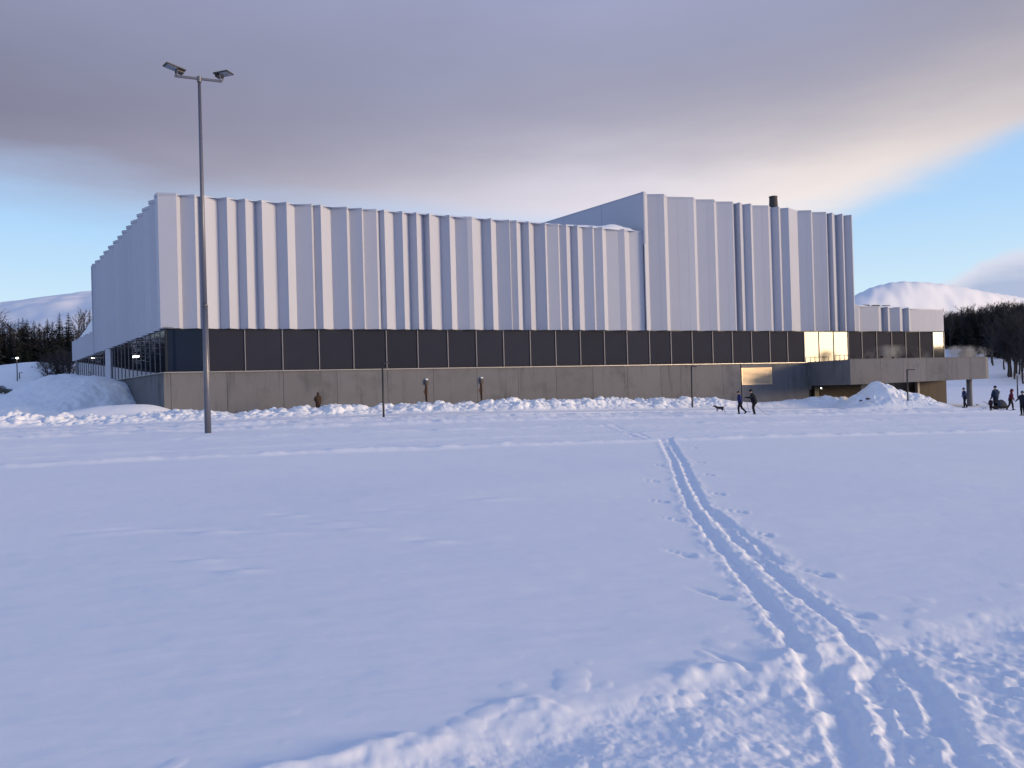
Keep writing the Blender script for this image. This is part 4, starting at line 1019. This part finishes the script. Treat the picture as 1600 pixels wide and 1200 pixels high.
def person(px_, pytop, pybase, face, label, jacket, pants, hat, lean=0, armL=((.02, .26, 1.16), (.10, .27, .93)), armR=((.02, -.26, 1.16), (.10, -.27, .93)),
           legL=((.04, .10, .49), (.0, .10, .09)), legR=((.04, -.10, .49), (.0, -.10, .09)), depth=None, bulk=1.0, head_up=True, hood=None, skis=False, poles=(), gz=None, group='people around the hall', cat='person', XY=None, height=None):
    if XY is not None: X, Y = XY; zg = gz
    elif depth is None: X, Y = gp(px_, pybase); zg = ground_scalar(X, Y) + float(detail(np.array([X]), np.array([Y]))[0])
    else: p = at(px_, pybase, depth); X, Y = p.x, p.y; zg = p.z if gz is None else gz
    hgt = height if height else at(px_, pytop, Y).z - zg
    S_ = hgt / 1.76
    root = empty('person', (X, Y, zg), label, cat, group)
    ca, sa = math.cos(face), math.sin(face)
    def T(p): return ((p[0] * ca - p[1] * sa) * S_, (p[0] * sa + p[1] * ca) * S_, p[2] * S_)
    piv = (0, 0, .95); la = R(lean)
    def Tt(p): return T(rotY(p, piv, la))
    J, Pn, Sk, Gl, Bo, Ht = 0, 1, 2, 3, 4, 5
    b = bulk; caps = []
    def cp(f, p0, r0, p1, r1, m): caps.append((f(p0), r0 * S_, f(p1), r1 * S_, m))
    cp(T, (0, -.085, .92), .115 * b, (0, .085, .92), .115 * b, Pn)
    cp(Tt, (0, -.05, 1.0), .135 * b, (0, -.08, 1.25), .14 * b, J); cp(Tt, (0, .05, 1.0), .135 * b, (0, .08, 1.25), .14 * b, J)
    cp(Tt, (.0, -.10, 1.25), .13 * b, (0, -.15, 1.40), .085 * b, J); cp(Tt, (.0, .10, 1.25), .13 * b, (0, .15, 1.40), .085 * b, J)
    cp(Tt, (0, -.12, 1.42), .07 * b, (0, .12, 1.42), .07 * b, J)
    cp(Tt, (0, 0, .88), .15 * b, (0, 0, 1.0), .15 * b, J)
    cp(Tt, (0, 0, 1.42), .07, (.01, 0, 1.50), .062, J)
    cp(Tt, (.01, 0, 1.47), .052, (.02, 0, 1.56), .05, Sk)
    cp(Tt, (.025, 0, 1.60), .078, (.012, 0, 1.665), .095, Sk)
    cp(Tt, (.09, 0, 1.575), .03, (.07, 0, 1.58), .04, Sk)                    # chin
    cp(Tt, (.105, 0, 1.645), .012, (.122, 0, 1.615), .017, Sk)               # nose
    for s in (-1, 1): cp(Tt, (.01, s * .088, 1.60), .014, (.0, s * .095, 1.645), .018, Sk)
    for s, (el_, ha), (kn, an) in ((1, armL, legL), (-1, armR, legR)):
        sh = (0, s * .185, 1.40)
        shw = Vector(rotY(sh, piv, la)); el_ = Vector(el_); ha = Vector(ha)
        cp(T, tuple(shw), .070 * b, tuple(el_), .055 * b, J); cp(T, tuple(el_), .055 * b, tuple(ha), .040 * b, J)
        fd_ = (ha - el_).normalized(); sidev = fd_.cross(Vector((0, 0, 1)))
        sidev = sidev.normalized() if sidev.length > .2 else Vector((0, 1, 0))
        nv_ = sidev.cross(fd_).normalized()
        pm = ha + fd_ * .07
        cp(T, tuple(ha + sidev * .018), .028, tuple(pm + sidev * .022), .026, Gl); cp(T, tuple(ha - sidev * .018), .028, tuple(pm - sidev * .022), .026, Gl)
        for k, ln in enumerate((.062, .072, .068, .052)):
            o_ = sidev * (.036 - .024 * k); m1 = pm + o_ + fd_ * ln * .55 - nv_ * .008; m2 = m1 + fd_ * ln * .25 - nv_ * ln * .55
            cp(T, tuple(pm + o_), .0125, tuple(m1), .012, Gl); cp(T, tuple(m1), .012, tuple(m2), .0105, Gl)
        th0 = ha + fd_ * .015 + sidev * .035; cp(T, tuple(th0), .015, tuple(th0 + sidev * .03 + fd_ * .035 - nv_ * .01), .0125, Gl)
        hp = (0, s * .09, .90); kn_ = kn; an_ = an
        cp(T, hp, .105 * b, kn_, .066 * b, Pn); cp(T, kn_, .068 * b, an_, .050 * b, Pn)
        kd = (Vector(an_) - Vector(kn_)).normalized(); toe = Vector((1, 0, 0)) - kd * kd.x; toe = toe.normalized()
        if kd.x < -.35: toe = Vector((.75, 0, -.65)).normalized()
        cp(T, an_, .052, tuple(Vector(an_) + toe * .10 - Vector((0, 0, .035))), .048, Bo); cp(T, tuple(Vector(an_) + toe * .10 - Vector((0, 0, .035))), .045, tuple(Vector(an_) + toe * .19 - Vector((0, 0, .045))), .036, Bo)
        cp(T, tuple(Vector(an_) - toe * .05 - Vector((0, 0, .04))), .042, tuple(Vector(an_) + toe * .05 - Vector((0, 0, .045))), .042, Bo)
    me = capsules_to_mesh(caps, .0135 * max(S_, .7)); paint(me, caps, [cloth(jacket), cloth(pants), M['skin'], M['glove'], M['boot']])
    body = bpy.data.objects.new('body', me); COL.objects.link(body); body.parent = root
    # hat or hood
    hc_ = Vector(T(rotY((.005, 0, 1.675), piv, la)))
    hb = MB(); hb.tube([hc_ + Vector((0, 0, z_ * S_)) for z_ in (-.045, -.02, .02, .06, .09, .112, .12)], [k * S_ for k in (.107, .112, .110, .094, .068, .035, .004)], 14)
    hm = M['hair'] if hat is None else cloth(hat)
    me2 = bpy.data.meshes.new('hat'); me2.from_pydata(hb.v, [], hb.f); me2.materials.append(hm); me2.shade_smooth()
    ho = bpy.data.objects.new('hair' if hat is None else 'hat', me2); COL.objects.link(ho); ho.parent = root
    if hood:
        caps2 = [(T(rotY((-.04, 0, 1.55), piv, la)), .11 * S_, T(rotY((-.03, 0, 1.70), piv, la)), .105 * S_, 0)]
        m3 = capsules_to_mesh(caps2, .02); m3.materials.append(cloth(hood)); m3.shade_smooth()
        h3 = bpy.data.objects.new('hood', m3); COL.objects.link(h3); h3.parent = root
    eb = MB()
    for s in (-1, 1):
        eb = MB(); eb.ball(T(rotY((.098, s * .032, 1.648), piv, la)), .011 * S_, 8, 5)
        m4 = bpy.data.meshes.new('eye'); m4.from_pydata(eb.v, [], eb.f); m4.materials.append(M['boot']); eo = bpy.data.objects.new('eye', m4); COL.objects.link(eo); eo.parent = root
    if skis:
        for an in (legL[1], legR[1]):
            kb = MB(); c0_ = Vector((an[0] + .05, an[1], max(an[2] - .078, .012)))
            up = an[2] > .14
            rail = []
            for (dx_, dz_) in ((-.85, 0), (-.4, .0), (0, 0), (.5, .0), (.85, .01), (.98, .06), (1.04, .13)):
                zz_ = c0_.z + dz_ + (dx_ * -.16 if up else 0)
                if up: zz_ = max(.012, zz_)
                rail.append((c0_.x + dx_, c0_.y, zz_))
            pts_ = []
            for (x_, y_, z_) in rail:
                for (yy, zz2) in ((-.026, 0), (.026, 0), (.026, .012), (-.026, .012)): pts_.append(T((x_, y_ + yy, z_ + zz2)))
            fs_ = [(3, 2, 1, 0)] + [(4 * i + a, 4 * i + (a + 1) % 4, 4 * i + 4 + (a + 1) % 4, 4 * i + 4 + a) for i in range(len(rail) - 1) for a in range(4)] + [tuple(4 * (len(rail) - 1) + a for a in range(4))]
            m5 = bpy.data.meshes.new('ski'); m5.from_pydata(pts_, [], fs_); m5.materials.append(M['ski']); so = bpy.data.objects.new('ski', m5); COL.objects.link(so); so.parent = root
    for (h, tip, lab) in poles:
        pbm = MB(); a_ = Vector(T(h)); b_ = Vector(T(tip)); pbm.tube([a_ + (a_ - b_).normalized() * .08, b_], .011, 6)
        dirp = (b_ - a_).normalized(); pbm.tube([b_ - dirp * .07, b_ - dirp * .055], [.035, .035], 8); pbm.tube([a_ + dirp * .06, a_ - dirp * .08], .017, 6)
        po = make('ski_pole', [tuple(Vector(v) + root.location) for v in pbm.v], pbm.f, M['polem']); tag(po, lab, 'ski pole', 'ski poles held by skiers')
    return root
LEFT = math.pi - .1
person(1157, 611, 645, LEFT, 'person in a blue jacket and dark trousers striding left behind the small dog', (.015, .022, .11), (.012, .012, .018), None, lean=8, bulk=1.22,
       armL=((.06, .27, 1.17), (.16, .24, .95)), armR=((-.08, -.28, 1.18), (.02, -.30, .94)), legL=((.16, .09, .52), (.12, .09, .09)), legR=((-.12, -.10, .50), (-.42, -.10, .20)), skis=True)
person(1179, 608, 646, LEFT, 'tall skier in black leaning forward with an outstretched arm and a pole', (.010, .012, .018), (.010, .010, .014), (.012, .010, .012), lean=16, bulk=1.25,
       armL=((.30, .26, 1.20), (.58, .22, 1.22)), armR=((.14, -.27, 1.12), (.10, -.25, .90)), legL=((.10, .10, .50), (.02, .10, .09)), legR=((.06, -.10, .50), (-.04, -.10, .09)), skis=True,
       poles=[((.12, -.25, .86), (-.85, -.40, .02), 'thin ski pole trailing behind the tall skier in black'), ((.62, .22, 1.20), (.35, .30, .02), 'thin ski pole held in front of the tall skier in black')])
person(1508, 606, 636.5, LEFT, 'person in a dark blue jacket walking left past the round column', (.016, .024, .085), (.010, .011, .018), (.02, .02, .04), lean=5, bulk=1.2,
       armL=((.10, .30, 1.20), (.34, .38, 1.08)), armR=((-.02, -.27, 1.15), (-.02, -.28, .90)), legL=((.10, .09, .50), (.10, .09, .09)), legR=((-.02, -.10, .49), (-.20, -.10, .11)), depth=None)
person(1556.5, 603, 638, math.pi / 2 + .3, 'tall person in a dark teal jacket standing behind the sledge', (.016, .030, .060), (.010, .011, .016), (.012, .016, .026), lean=2, bulk=1.25,
       armR=((.06, -.32, 1.20), (.16, -.52, 1.30)), armL=((.05, .28, 1.17), (.14, .24, .96)), skis=True,
       poles=[((.16, -.54, 1.28), (.12, -.60, .02), 'thin upright ski pole held by the person in dark teal')])
person(1548.5, 622.5, 641, math.pi + .6, 'small child in dark winter clothes beside the sledge', (.035, .022, .035), (.014, .014, .02), (.02, .016, .03), bulk=1.35, depth=None)
person(1579.5, 608, 639, -.5, 'person in a red jacket and black trousers striding with a ski pole', (.10, .010, .028), (.010, .010, .016), (.09, .012, .03), lean=10, bulk=1.15, hood=(.10, .010, .028),
       armL=((-.04, .29, 1.18), (.02, .34, .95)), armR=((.10, -.28, 1.16), (.22, -.26, .94)), legL=((.14, .10, .51), (.16, .11, .09)), legR=((-.10, -.11, .50), (-.30, -.12, .12)), skis=True,
       poles=[((.22, -.26, .90), (-.62, -.36, .02), 'thin ski pole slanting behind the person in red')])
person(1598.5, 611, 646, math.pi + .4, 'dark clothed person cut by the right edge of the picture', (.016, .020, .032), (.008, .009, .014), (.05, .07, .09), bulk=1.15,
       armR=((.04, -.30, 1.20), (.22, -.30, 1.10)))
person(497.5, 613.5, 646, 2.2, 'person in a brown coat half hidden behind the snow bank', (.05, .030, .022), (.03, .02, .017), (.035, .022, .016), bulk=1.25, depth=60.0, armL=((.06, .30, 1.16), (.2, .16, 1.05)), hood=(.045, .028, .02))
for k, (x_, hh, lab) in enumerate([(1355, 1.72, 'leftmost dark head behind the terrace parapet in the steam'), (1378, 1.86, 'tallest dark head behind the terrace parapet in the steam'), (1395, 1.78, 'rightmost dark head behind the terrace parapet in the steam')]):
    p = at(x_, 559, 80.6 + k * .6); person(x_, 550, 560, 2.0 + k, lab, (.02, .02, .025), (.02, .02, .02), (.012, .010, .012), XY=(p.x, p.y), gz=2.02, height=hh, armL=((.1, .28, 1.16), (.3, .18, 1.2)))

# dog trotting ahead
dg_ = gp(1125, 641.5); dz_ = ground_scalar(*dg_) + float(detail(np.array([dg_[0]]), np.array([dg_[1]]))[0])
dog = empty('dog', (dg_[0], dg_[1], dz_), 'small dark and grey dog trotting left ahead of the skiers', 'dog')
dc_ = [((-.22, 0, .34), .085, (.0, 0, .345), .095, 0), ((0, 0, .345), .095, (.20, 0, .35), .11, 0), ((.24, 0, .38), .08, (.36, 0, .46), .06, 0), ((.36, 0, .48), .07, (.42, 0, .48), .062, 0),
       ((.44, 0, .465), .045, (.53, 0, .445), .028, 0), ((.36, .045, .53), .02, (.34, .055, .58), .008, 0), ((.36, -.045, .53), .02, (.34, -.055, .58), .008, 0),
       ((-.28, 0, .40), .022, (-.42, 0, .52), .02, 1), ((-.42, 0, .52), .02, (-.40, 0, .62), .014, 1)]
for s, fx, bx_ in ((1, .08, -.06), (-1, -.05, .07)):
    dc_ += [((.20, s * .06, .30), .05, (.20 + fx * .5, s * .06, .17), .028, 1), ((.20 + fx * .5, s * .06, .17), .027, (.20 + fx, s * .06, .03), .022, 1), ((.20 + fx, s * .06, .025), .025, (.25 + fx, s * .06, .022), .022, 1)]
    dc_ += [((-.22, s * .06, .32), .07, (-.16 + bx_ * .4, s * .06, .21), .042, 0), ((-.16 + bx_ * .4, s * .06, .21), .038, (-.27 + bx_, s * .06, .13), .024, 1), ((-.27 + bx_, s * .06, .13), .022, (-.25 + bx_, s * .06, .03), .019, 1), ((-.25 + bx_, s * .06, .025), .024, (-.20 + bx_, s * .06, .022), .02, 1)]
mm_ = Matrix.Rotation(LEFT, 3, 'Z')
dc_ = [(tuple(mm_ @ Vector(a) * 1.0), r0, tuple(mm_ @ Vector(b)), r1, m) for a, r0, b, r1, m in dc_]
dm = capsules_to_mesh(dc_, .012); paint(dm, dc_, [cloth((.03, .027, .03)), cloth((.18, .16, .15))])
db_ = bpy.data.objects.new('body', dm); COL.objects.link(db_); db_.parent = dog

# sledge with a grey canopy
sp = gp(1561.5, 639.5); sz = ground_scalar(*sp) + .02
sled = empty('sledge', (sp[0], sp[1], sz), 'low pull sledge with a rounded grey canopy among the skiers', 'sledge')
mb = MB(); rings = [(-.65, .10, .22), (-.55, .27, .10), (0, .30, .06), (.45, .27, .08), (.70, .12, .22)]
pts_ = []
for (x_, w_, z_) in rings:
    for (yy, zz2) in ((-w_, .28), (-w_ * .8, z_), (w_ * .8, z_), (w_, .28)): pts_.append((sp[0] + x_, sp[1] + yy, sz + zz2 - .04))
mb.add(pts_, [(4 * i + a, 4 * i + a + 1, 4 * i + 5 + a, 4 * i + 4 + a) for i in range(4) for a in range(3)] + [(4 * i, 4 * i + 4, 4 * i + 7, 4 * i + 3) for i in range(4)] + [(0, 3, 2, 1), (16, 17, 18, 19)])
mb.build('hull', cloth((.022, .02, .024)), sled)
mb = MB()
for i in range(9):
    a = math.pi * i / 8
    for (x_, k_) in ((-.25, .55), (-.02, .95), (.25, 1.0), (.45, .7), (.6, .25)): mb.v.append((sp[0] + x_, sp[1] - .30 * math.cos(a) * min(1, k_ + .15), sz + .24 + .52 * math.sin(a) * k_))
mb.f += [(5 * i + j, 5 * i + j + 1, 5 * i + 6 + j, 5 * i + 5 + j) for i in range(8) for j in range(4)]
mb.build('canopy', cloth((.05, .055, .065)), sled)
for s in (-1, 1):
    mb = MB(); mb.tube([(sp[0] - .5, sp[1] + s * .2, sz + .25), (sp[0] - 1.3, sp[1] + s * .12, sz + .65)], .014, 6); mb.build('pull_shaft', M['polem'], sled)
# dark stones in the pile and a lump on the snow
for (x_, y_, s_, lab) in [(1345, 626, .13, 'dark stone on the left flank of the shovelled snow pile'), (1356, 623, .17, 'larger dark stone on the shovelled snow pile, right of its twin'), (1527, 633, .10, 'tiny dark lump on the packed snow right of the walking person')]:
    if x_ < 1500: p = at(x_, y_, 72.9)
    else: X, Y = gp(x_, y_); p = Vector((X, Y, ground_scalar(X, Y) + .03))
    bm = bmesh.new(); bmesh.ops.create_icosphere(bm, subdivisions=2, radius=s_)
    for v in bm.verts: v.co = Vector((v.co.x * 1.25, v.co.y, v.co.z * .6)) * random.uniform(.82, 1.12)
    me = bpy.data.meshes.new('stone'); bm.to_mesh(me); bm.free(); me.materials.append(M['rock'])
    o = bpy.data.objects.new('stone', me); COL.objects.link(o); o.location = p; tag(o, lab, 'stone', 'dark stones on the snow')

# ------------------------------------------------------------------ trees
def spruce_meshes(seed, dens=1.0, width=.17):
    rd = random.Random(seed); tv = MB(); tv.tube([(0, 0, -.03), (0, 0, .5), (0, 0, 1.0)], [.016, .010, .002], 7)
    cv = MB(); z = .10
    while z < .985:
        fr = (1 - z); L0 = width * (fr ** .8) * rd.uniform(.75, 1.15) + .008
        nb = max(4, int((9 if z < .8 else 6) * dens))
        a0 = rd.uniform(0, 6.28)
        for k in range(nb):
            a = a0 + 6.283 * k / nb + rd.uniform(-.25, .25); L = L0 * rd.uniform(.65, 1.12); droop = rd.uniform(.25, .55) * (.4 + fr)
            ca, sa = math.cos(a), math.sin(a); tx, ty = -sa, ca
            w = L * .30
            pts = []
            for i, s in enumerate((0, .35, .7, 1.0)):
                zz_ = z - droop * L * s ** 1.3 + (.10 * L * s * s)
                ww = w * (.25, 1.0, .75, .05)[i]
                sag = .10 * L * (0, 1, 1, 0)[i]
                pts += [(ca * L * s + tx * ww, sa * L * s + ty * ww, zz_ - sag), (ca * L * s, sa * L * s, zz_), (ca * L * s - tx * ww, sa * L * s - ty * ww, zz_ - sag)]
            cv.add(pts, [(3 * i + j, 3 * i + j + 1, 3 * i + 4 + j, 3 * i + 3 + j) for i in range(3) for j in (0, 1)])
            for m in range(3):
                s = rd.uniform(.3, .95); l2 = L * .3; b_ = rd.choice((-1, 1)); bx_, by_ = ca * L * s, sa * L * s; bz = z - droop * L * s ** 1.3
                ex, ey = ca * .6 + tx * b_ * .8, sa * .6 + ty * b_ * .8
                cv.add([(bx_, by_, bz), (bx_ + ex * l2 + tx * .01, by_ + ey * l2 + ty * .01, bz - l2 * .5), (bx_ + ex * l2 * .6, by_ + ey * l2 * .6, bz - l2 * .95)], [(0, 1, 2)])
        z += .022 + .016 * fr * rd.uniform(.6, 1.3)
    return mesh_of('trunk', tv, M['bark']), mesh_of('crown', cv, M['spruce'])
def mesh_of(name, mb, m):
    me = bpy.data.meshes.new(name); me.from_pydata(mb.v, [], mb.f); me.materials.append(m); me.update(); return me
def birch_meshes(seed, n1=22, dense=1.0):
    rd = random.Random(seed); tv = MB(); cv = MB()
    lean = (rd.uniform(-.05, .05), rd.uniform(-.05, .05))
    sp_ = [Vector((lean[0] * s + rd.uniform(-.012, .012), lean[1] * s + rd.uniform(-.012, .012), s)) for s in (-.04, .15, .35, .55, .75, .92)]
    tv.tube(sp_, [.020, .016, .013, .010, .006, .002], 6)
    def trunk_at(s):
        k = min(len(sp_) - 2, max(0, sum(1 for p in sp_ if p.z <= s) - 1)); f = (s - sp_[k].z) / (sp_[k + 1].z - sp_[k].z); return sp_[k].lerp(sp_[k + 1], f)
    for i in range(n1):
        s = .22 + .70 * (i + rd.random()) / n1; b0 = trunk_at(s); a = rd.uniform(0, 6.283); L = (.12 + .26 * (1 - abs(s - .45) * 1.3)) * rd.uniform(.6, 1.1)
        d = Vector((math.cos(a), math.sin(a), rd.uniform(.7, 1.5))).normalized(); p = [b0]
        for m in range(3): d = (d + Vector((rd.uniform(-.25, .25), rd.uniform(-.25, .25), rd.uniform(-.1, .3)))).normalized(); p.append(p[-1] + d * L / 3)
        tv.tube(p, [.0065, .0045, .003, .001], 4, caps=False)
        for m in range(int(9 * dense)):
            f = rd.uniform(.15, 1.0) * 3; k = min(2, int(f)); q0 = p[k].lerp(p[k + 1], f - k)
            d2 = (d + Vector((rd.uniform(-1, 1), rd.uniform(-1, 1), rd.uniform(-.35, .9)))).normalized(); L2 = L * rd.uniform(.25, .55)
            q1 = q0 + d2 * L2 * .5; d3 = (d2 + Vector((rd.uniform(-.5, .5), rd.uniform(-.5, .5), rd.uniform(-.4, .4)))).normalized(); q2 = q1 + d3 * L2 * .5
            sd3 = d2.cross(Vector((rd.uniform(-1, 1), rd.uniform(-1, 1), rd.uniform(-1, 1)))).normalized() * .0030
            cv.add([q0 - sd3, q0 + sd3, q1 + sd3 * .8, q1 - sd3 * .8, q2], [(0, 1, 2, 3), (3, 2, 4)])
            for h in range(3):
                g = q0.lerp(q2, rd.uniform(.25, .95)); d4 = (d3 + Vector((rd.uniform(-1, 1), rd.uniform(-1, 1), rd.uniform(-.9, .6)))).normalized(); L3 = L2 * rd.uniform(.3, .6)
                cv.add([g - sd3 * .6, g + sd3 * .6, g + d4 * L3], [(0, 1, 2)])
    return mesh_of('trunk', tv, M['bark']), mesh_of('crown', cv, M['twig'])
SPR = [spruce_meshes(s, 1.0, w) for s, w in ((1, .15), (2, .18), (3, .13), (4, .20))]
BIR = [birch_meshes(s, 26, 1.3) for s in (11, 12, 13, 14)]
def plant(kind, X, Y, h, label, group, fat=1.0, cat='tree'):
    tr, cr = random.choice(SPR if kind == 's' else BIR)
    zg = ground_scalar(X, Y)
    o = empty('spruce_tree' if kind == 's' else 'birch_tree', (X, Y, zg - .15), label, cat, group); o.rotation_euler = (0, 0, random.uniform(0, 6.28))
    o.scale = (h * fat, h * fat, h)
    for nm, me in (('trunk', tr), ('crown', cr)):
        c = bpy.data.objects.new(nm, me); COL.objects.link(c); c.parent = o
    return o
def plant_px(kind, x, ytip, depth, label, group, fat=1.0):
    p = at(x, ytip, depth); zg = ground_scalar(p.x, p.y)
    return plant(kind, p.x, p.y, max(2.5, p.z - zg + .15), label, group, fat)
G1 = 'spruces on the left behind the hall'
tips = [(3, 501, 'spruce at the very left edge behind the street lamp'), (16, 504, 'second spruce from the left edge of the picture'), (29, 497, 'third spruce from the left edge, left of its close twins'),
        (35.5, 496, 'middle one of three close spruces above the street lamp'), (42, 497, 'right one of three close spruces above the street lamp'), (53, 500, 'spruce right of the three close ones, standing alone'),
        (74, 497, 'pointed spruce left of the tallest left pair'), (82, 501, 'lower spruce just left of the tallest left pair'), (92.5, 488, 'tall spruce, left of the two highest ones'), (106.5, 487, 'tall spruce, right of the two highest ones'),
        (140, 485, 'slim spruce touching the left edge of the white hall')]
for i, (x, y, lab) in enumerate(tips): plant_px('s', x, y, random.uniform(146, 160), lab, G1, random.uniform(.95, 1.25))
plant_px('b', 121, 492, 150, 'bare birch between the tall spruces and the hall', G1, .75)
plant_px('b', 132, 488, 152, 'taller bare birch next to the slim spruce by the hall', G1, .7)
plant_px('b', 66, 509, 150, 'lower bare birch in the gap between the left spruces', G1, 1.3)
for i in range(34):
    x = -6 + i * 4.7 + random.uniform(-2, 2)
    plant_px('s' if random.random() < .8 else 'b', x, random.uniform(506, 528), random.uniform(158, 200), 'dark tree filling in behind the front row of left spruces', 'trees behind the left spruces', random.uniform(1.1, 1.5))
for i in range(12):
    plant_px('s', 0 + i * 12 + random.uniform(-4, 4), random.uniform(535, 553), random.uniform(141, 147), 'young spruce at the foot of the left spruces', 'young spruces on the left slope', random.uniform(1.3, 1.7))
for i in range(42):                                       # the wood runs on to the left of the view and is mirrored in the side glazing
    x = -14 - i * 11 + random.uniform(-4, 4)
    plant_px('s' if random.random() < .75 else 'b', x, random.uniform(475, 515), random.uniform(120, 185), 'dark tree of the wood left of the picture', 'wood left of the picture', random.uniform(1.1, 1.5))
for (x, y) in [(62, 567), (70, 563), (80, 558), (86, 553), (91, 550), (97, 556), (104, 553), (110, 560), (55, 570), (48, 572), (100, 548), (75, 566)]:
    plant_px('b', x, y, random.uniform(116, 132), 'small bare birch on the snow slope left of the hall', 'small birches left of the hall', 1.5)
# dark wood on the right slope
def tipline(x): return np.interp(x, [1470, 1490, 1512, 1530, 1550, 1575, 1600, 1700], [490, 486, 478, 480, 474, 472, 468, 464])
def baseline(x): return np.interp(x, [1470, 1520, 1546, 1560, 1576, 1600, 1700], [556, 566, 573, 584, 597, 602, 606])
cnt = 0; tries = 0
while cnt < 230 and tries < 9000:
    tries += 1
    x = random.uniform(1474, 1690); D = random.uniform(92, 270) if random.random() < .8 else random.uniform(95, 140)
    d = ray(x, 560); X, Y = d.x * D, D; zg = ground_scalar(X, Y)
    rel = Vector((X, Y, zg - EYE)); py = 600 - FPX * rel.dot(_u) / rel.dot(_f); pxx = 800 + FPX * rel.dot(_r) / rel.dot(_f)
    if py > baseline(pxx) + random.uniform(-8, 4): continue
    if x > 1625 and random.random() < .5: continue
    h = random.uniform(5.5, 10.5); tipz = at(pxx, tipline(pxx) + abs(random.gauss(0, 5)), D).z
    h = min(h, tipz - zg)
    if h < 3.0: continue
    kind = 'b' if (random.random() < .5 or D < 165) else 's'
    plant(kind, X, Y, h, 'bare birch in the dark wood on the right slope' if kind == 'b' else 'spruce in the dark wood on the right slope', 'birches of the right wood' if kind == 'b' else 'spruces of the right wood', random.uniform(.8, 1.2) if kind == 'b' else random.uniform(1.2, 1.6)); cnt += 1
for i in range(34):
    x = 1476 + i * 4.2 + random.uniform(-2, 2)
    plant_px('s' if i % 3 else 'b', x, tipline(x) + random.uniform(0, 9), random.uniform(215, 262), 'tree along the skyline of the right wood', 'skyline trees of the right wood', random.uniform(1.1, 1.6))

# ------------------------------------------------------------------ steam over the warm terrace pool
def steam(name, c, size, dens, label, k):
    m = bpy.data.materials.new('steam'); m.use_nodes = True; t = m.node_tree; t.nodes.clear()
    out = N(t, 'ShaderNodeOutputMaterial'); pv = N(t, 'ShaderNodeVolumePrincipled'); t.links.new(pv.outputs[0], out.inputs['Volume'])
    pv.inputs['Color'].default_value = (.95, .95, .97, 1); pv.inputs['Anisotropy'].default_value = .2
    tcx = N(t, 'ShaderNodeTexCoord'); mp = N(t, 'ShaderNodeMapping'); mp.inputs['Location'].default_value = (k, k * 2, 0); mp.inputs['Scale'].default_value = (1, 1, .7); t.links.new(tcx.outputs['Object'], mp.inputs[0])
    nz = NOISE(t, mp.outputs[0], .55, 4, .6)
    ln = N(t, 'ShaderNodeVectorMath', operation='MULTIPLY'); t.links.new(tcx.outputs['Object'], ln.inputs[0]); ln.inputs[1].default_value = (2 / size[0], 2 / size[1], 2 / size[2])
    le = N(t, 'ShaderNodeVectorMath', operation='LENGTH'); t.links.new(ln.outputs[0], le.inputs[0])
    fall = SMOOTH(t, le.outputs['Value'], 1.0, .35)
    dn = MATH(t, 'MULTIPLY', MATH(t, 'MULTIPLY', SMOOTH(t, nz, .46, .72), fall), dens); t.links.new(dn, pv.inputs['Density'])
    bm = bmesh.new(); bmesh.ops.create_icosphere(bm, subdivisions=3, radius=.5)
    for v in bm.verts: v.co = Vector((v.co.x * size[0], v.co.y * size[1], v.co.z * size[2])) * 1.02
    me = bpy.data.meshes.new(name); bm.to_mesh(me); bm.free(); me.materials.append(m)
    o = bpy.data.objects.new(name, me); COL.objects.link(o); o.location = c; tag(o, label, None, None, 'stuff'); return o
steam('steam', at(1395, 556, 83.0), (8.0, 3.2, 2.6), 1.2, 'thin steam drifting over the terrace before the dark panels', 3.0)
steam('steam', at(1508, 553, 88.0), (6.5, 4.0, 2.2), 1.6, 'pale steam rising past the right end of the terrace', 7.0)
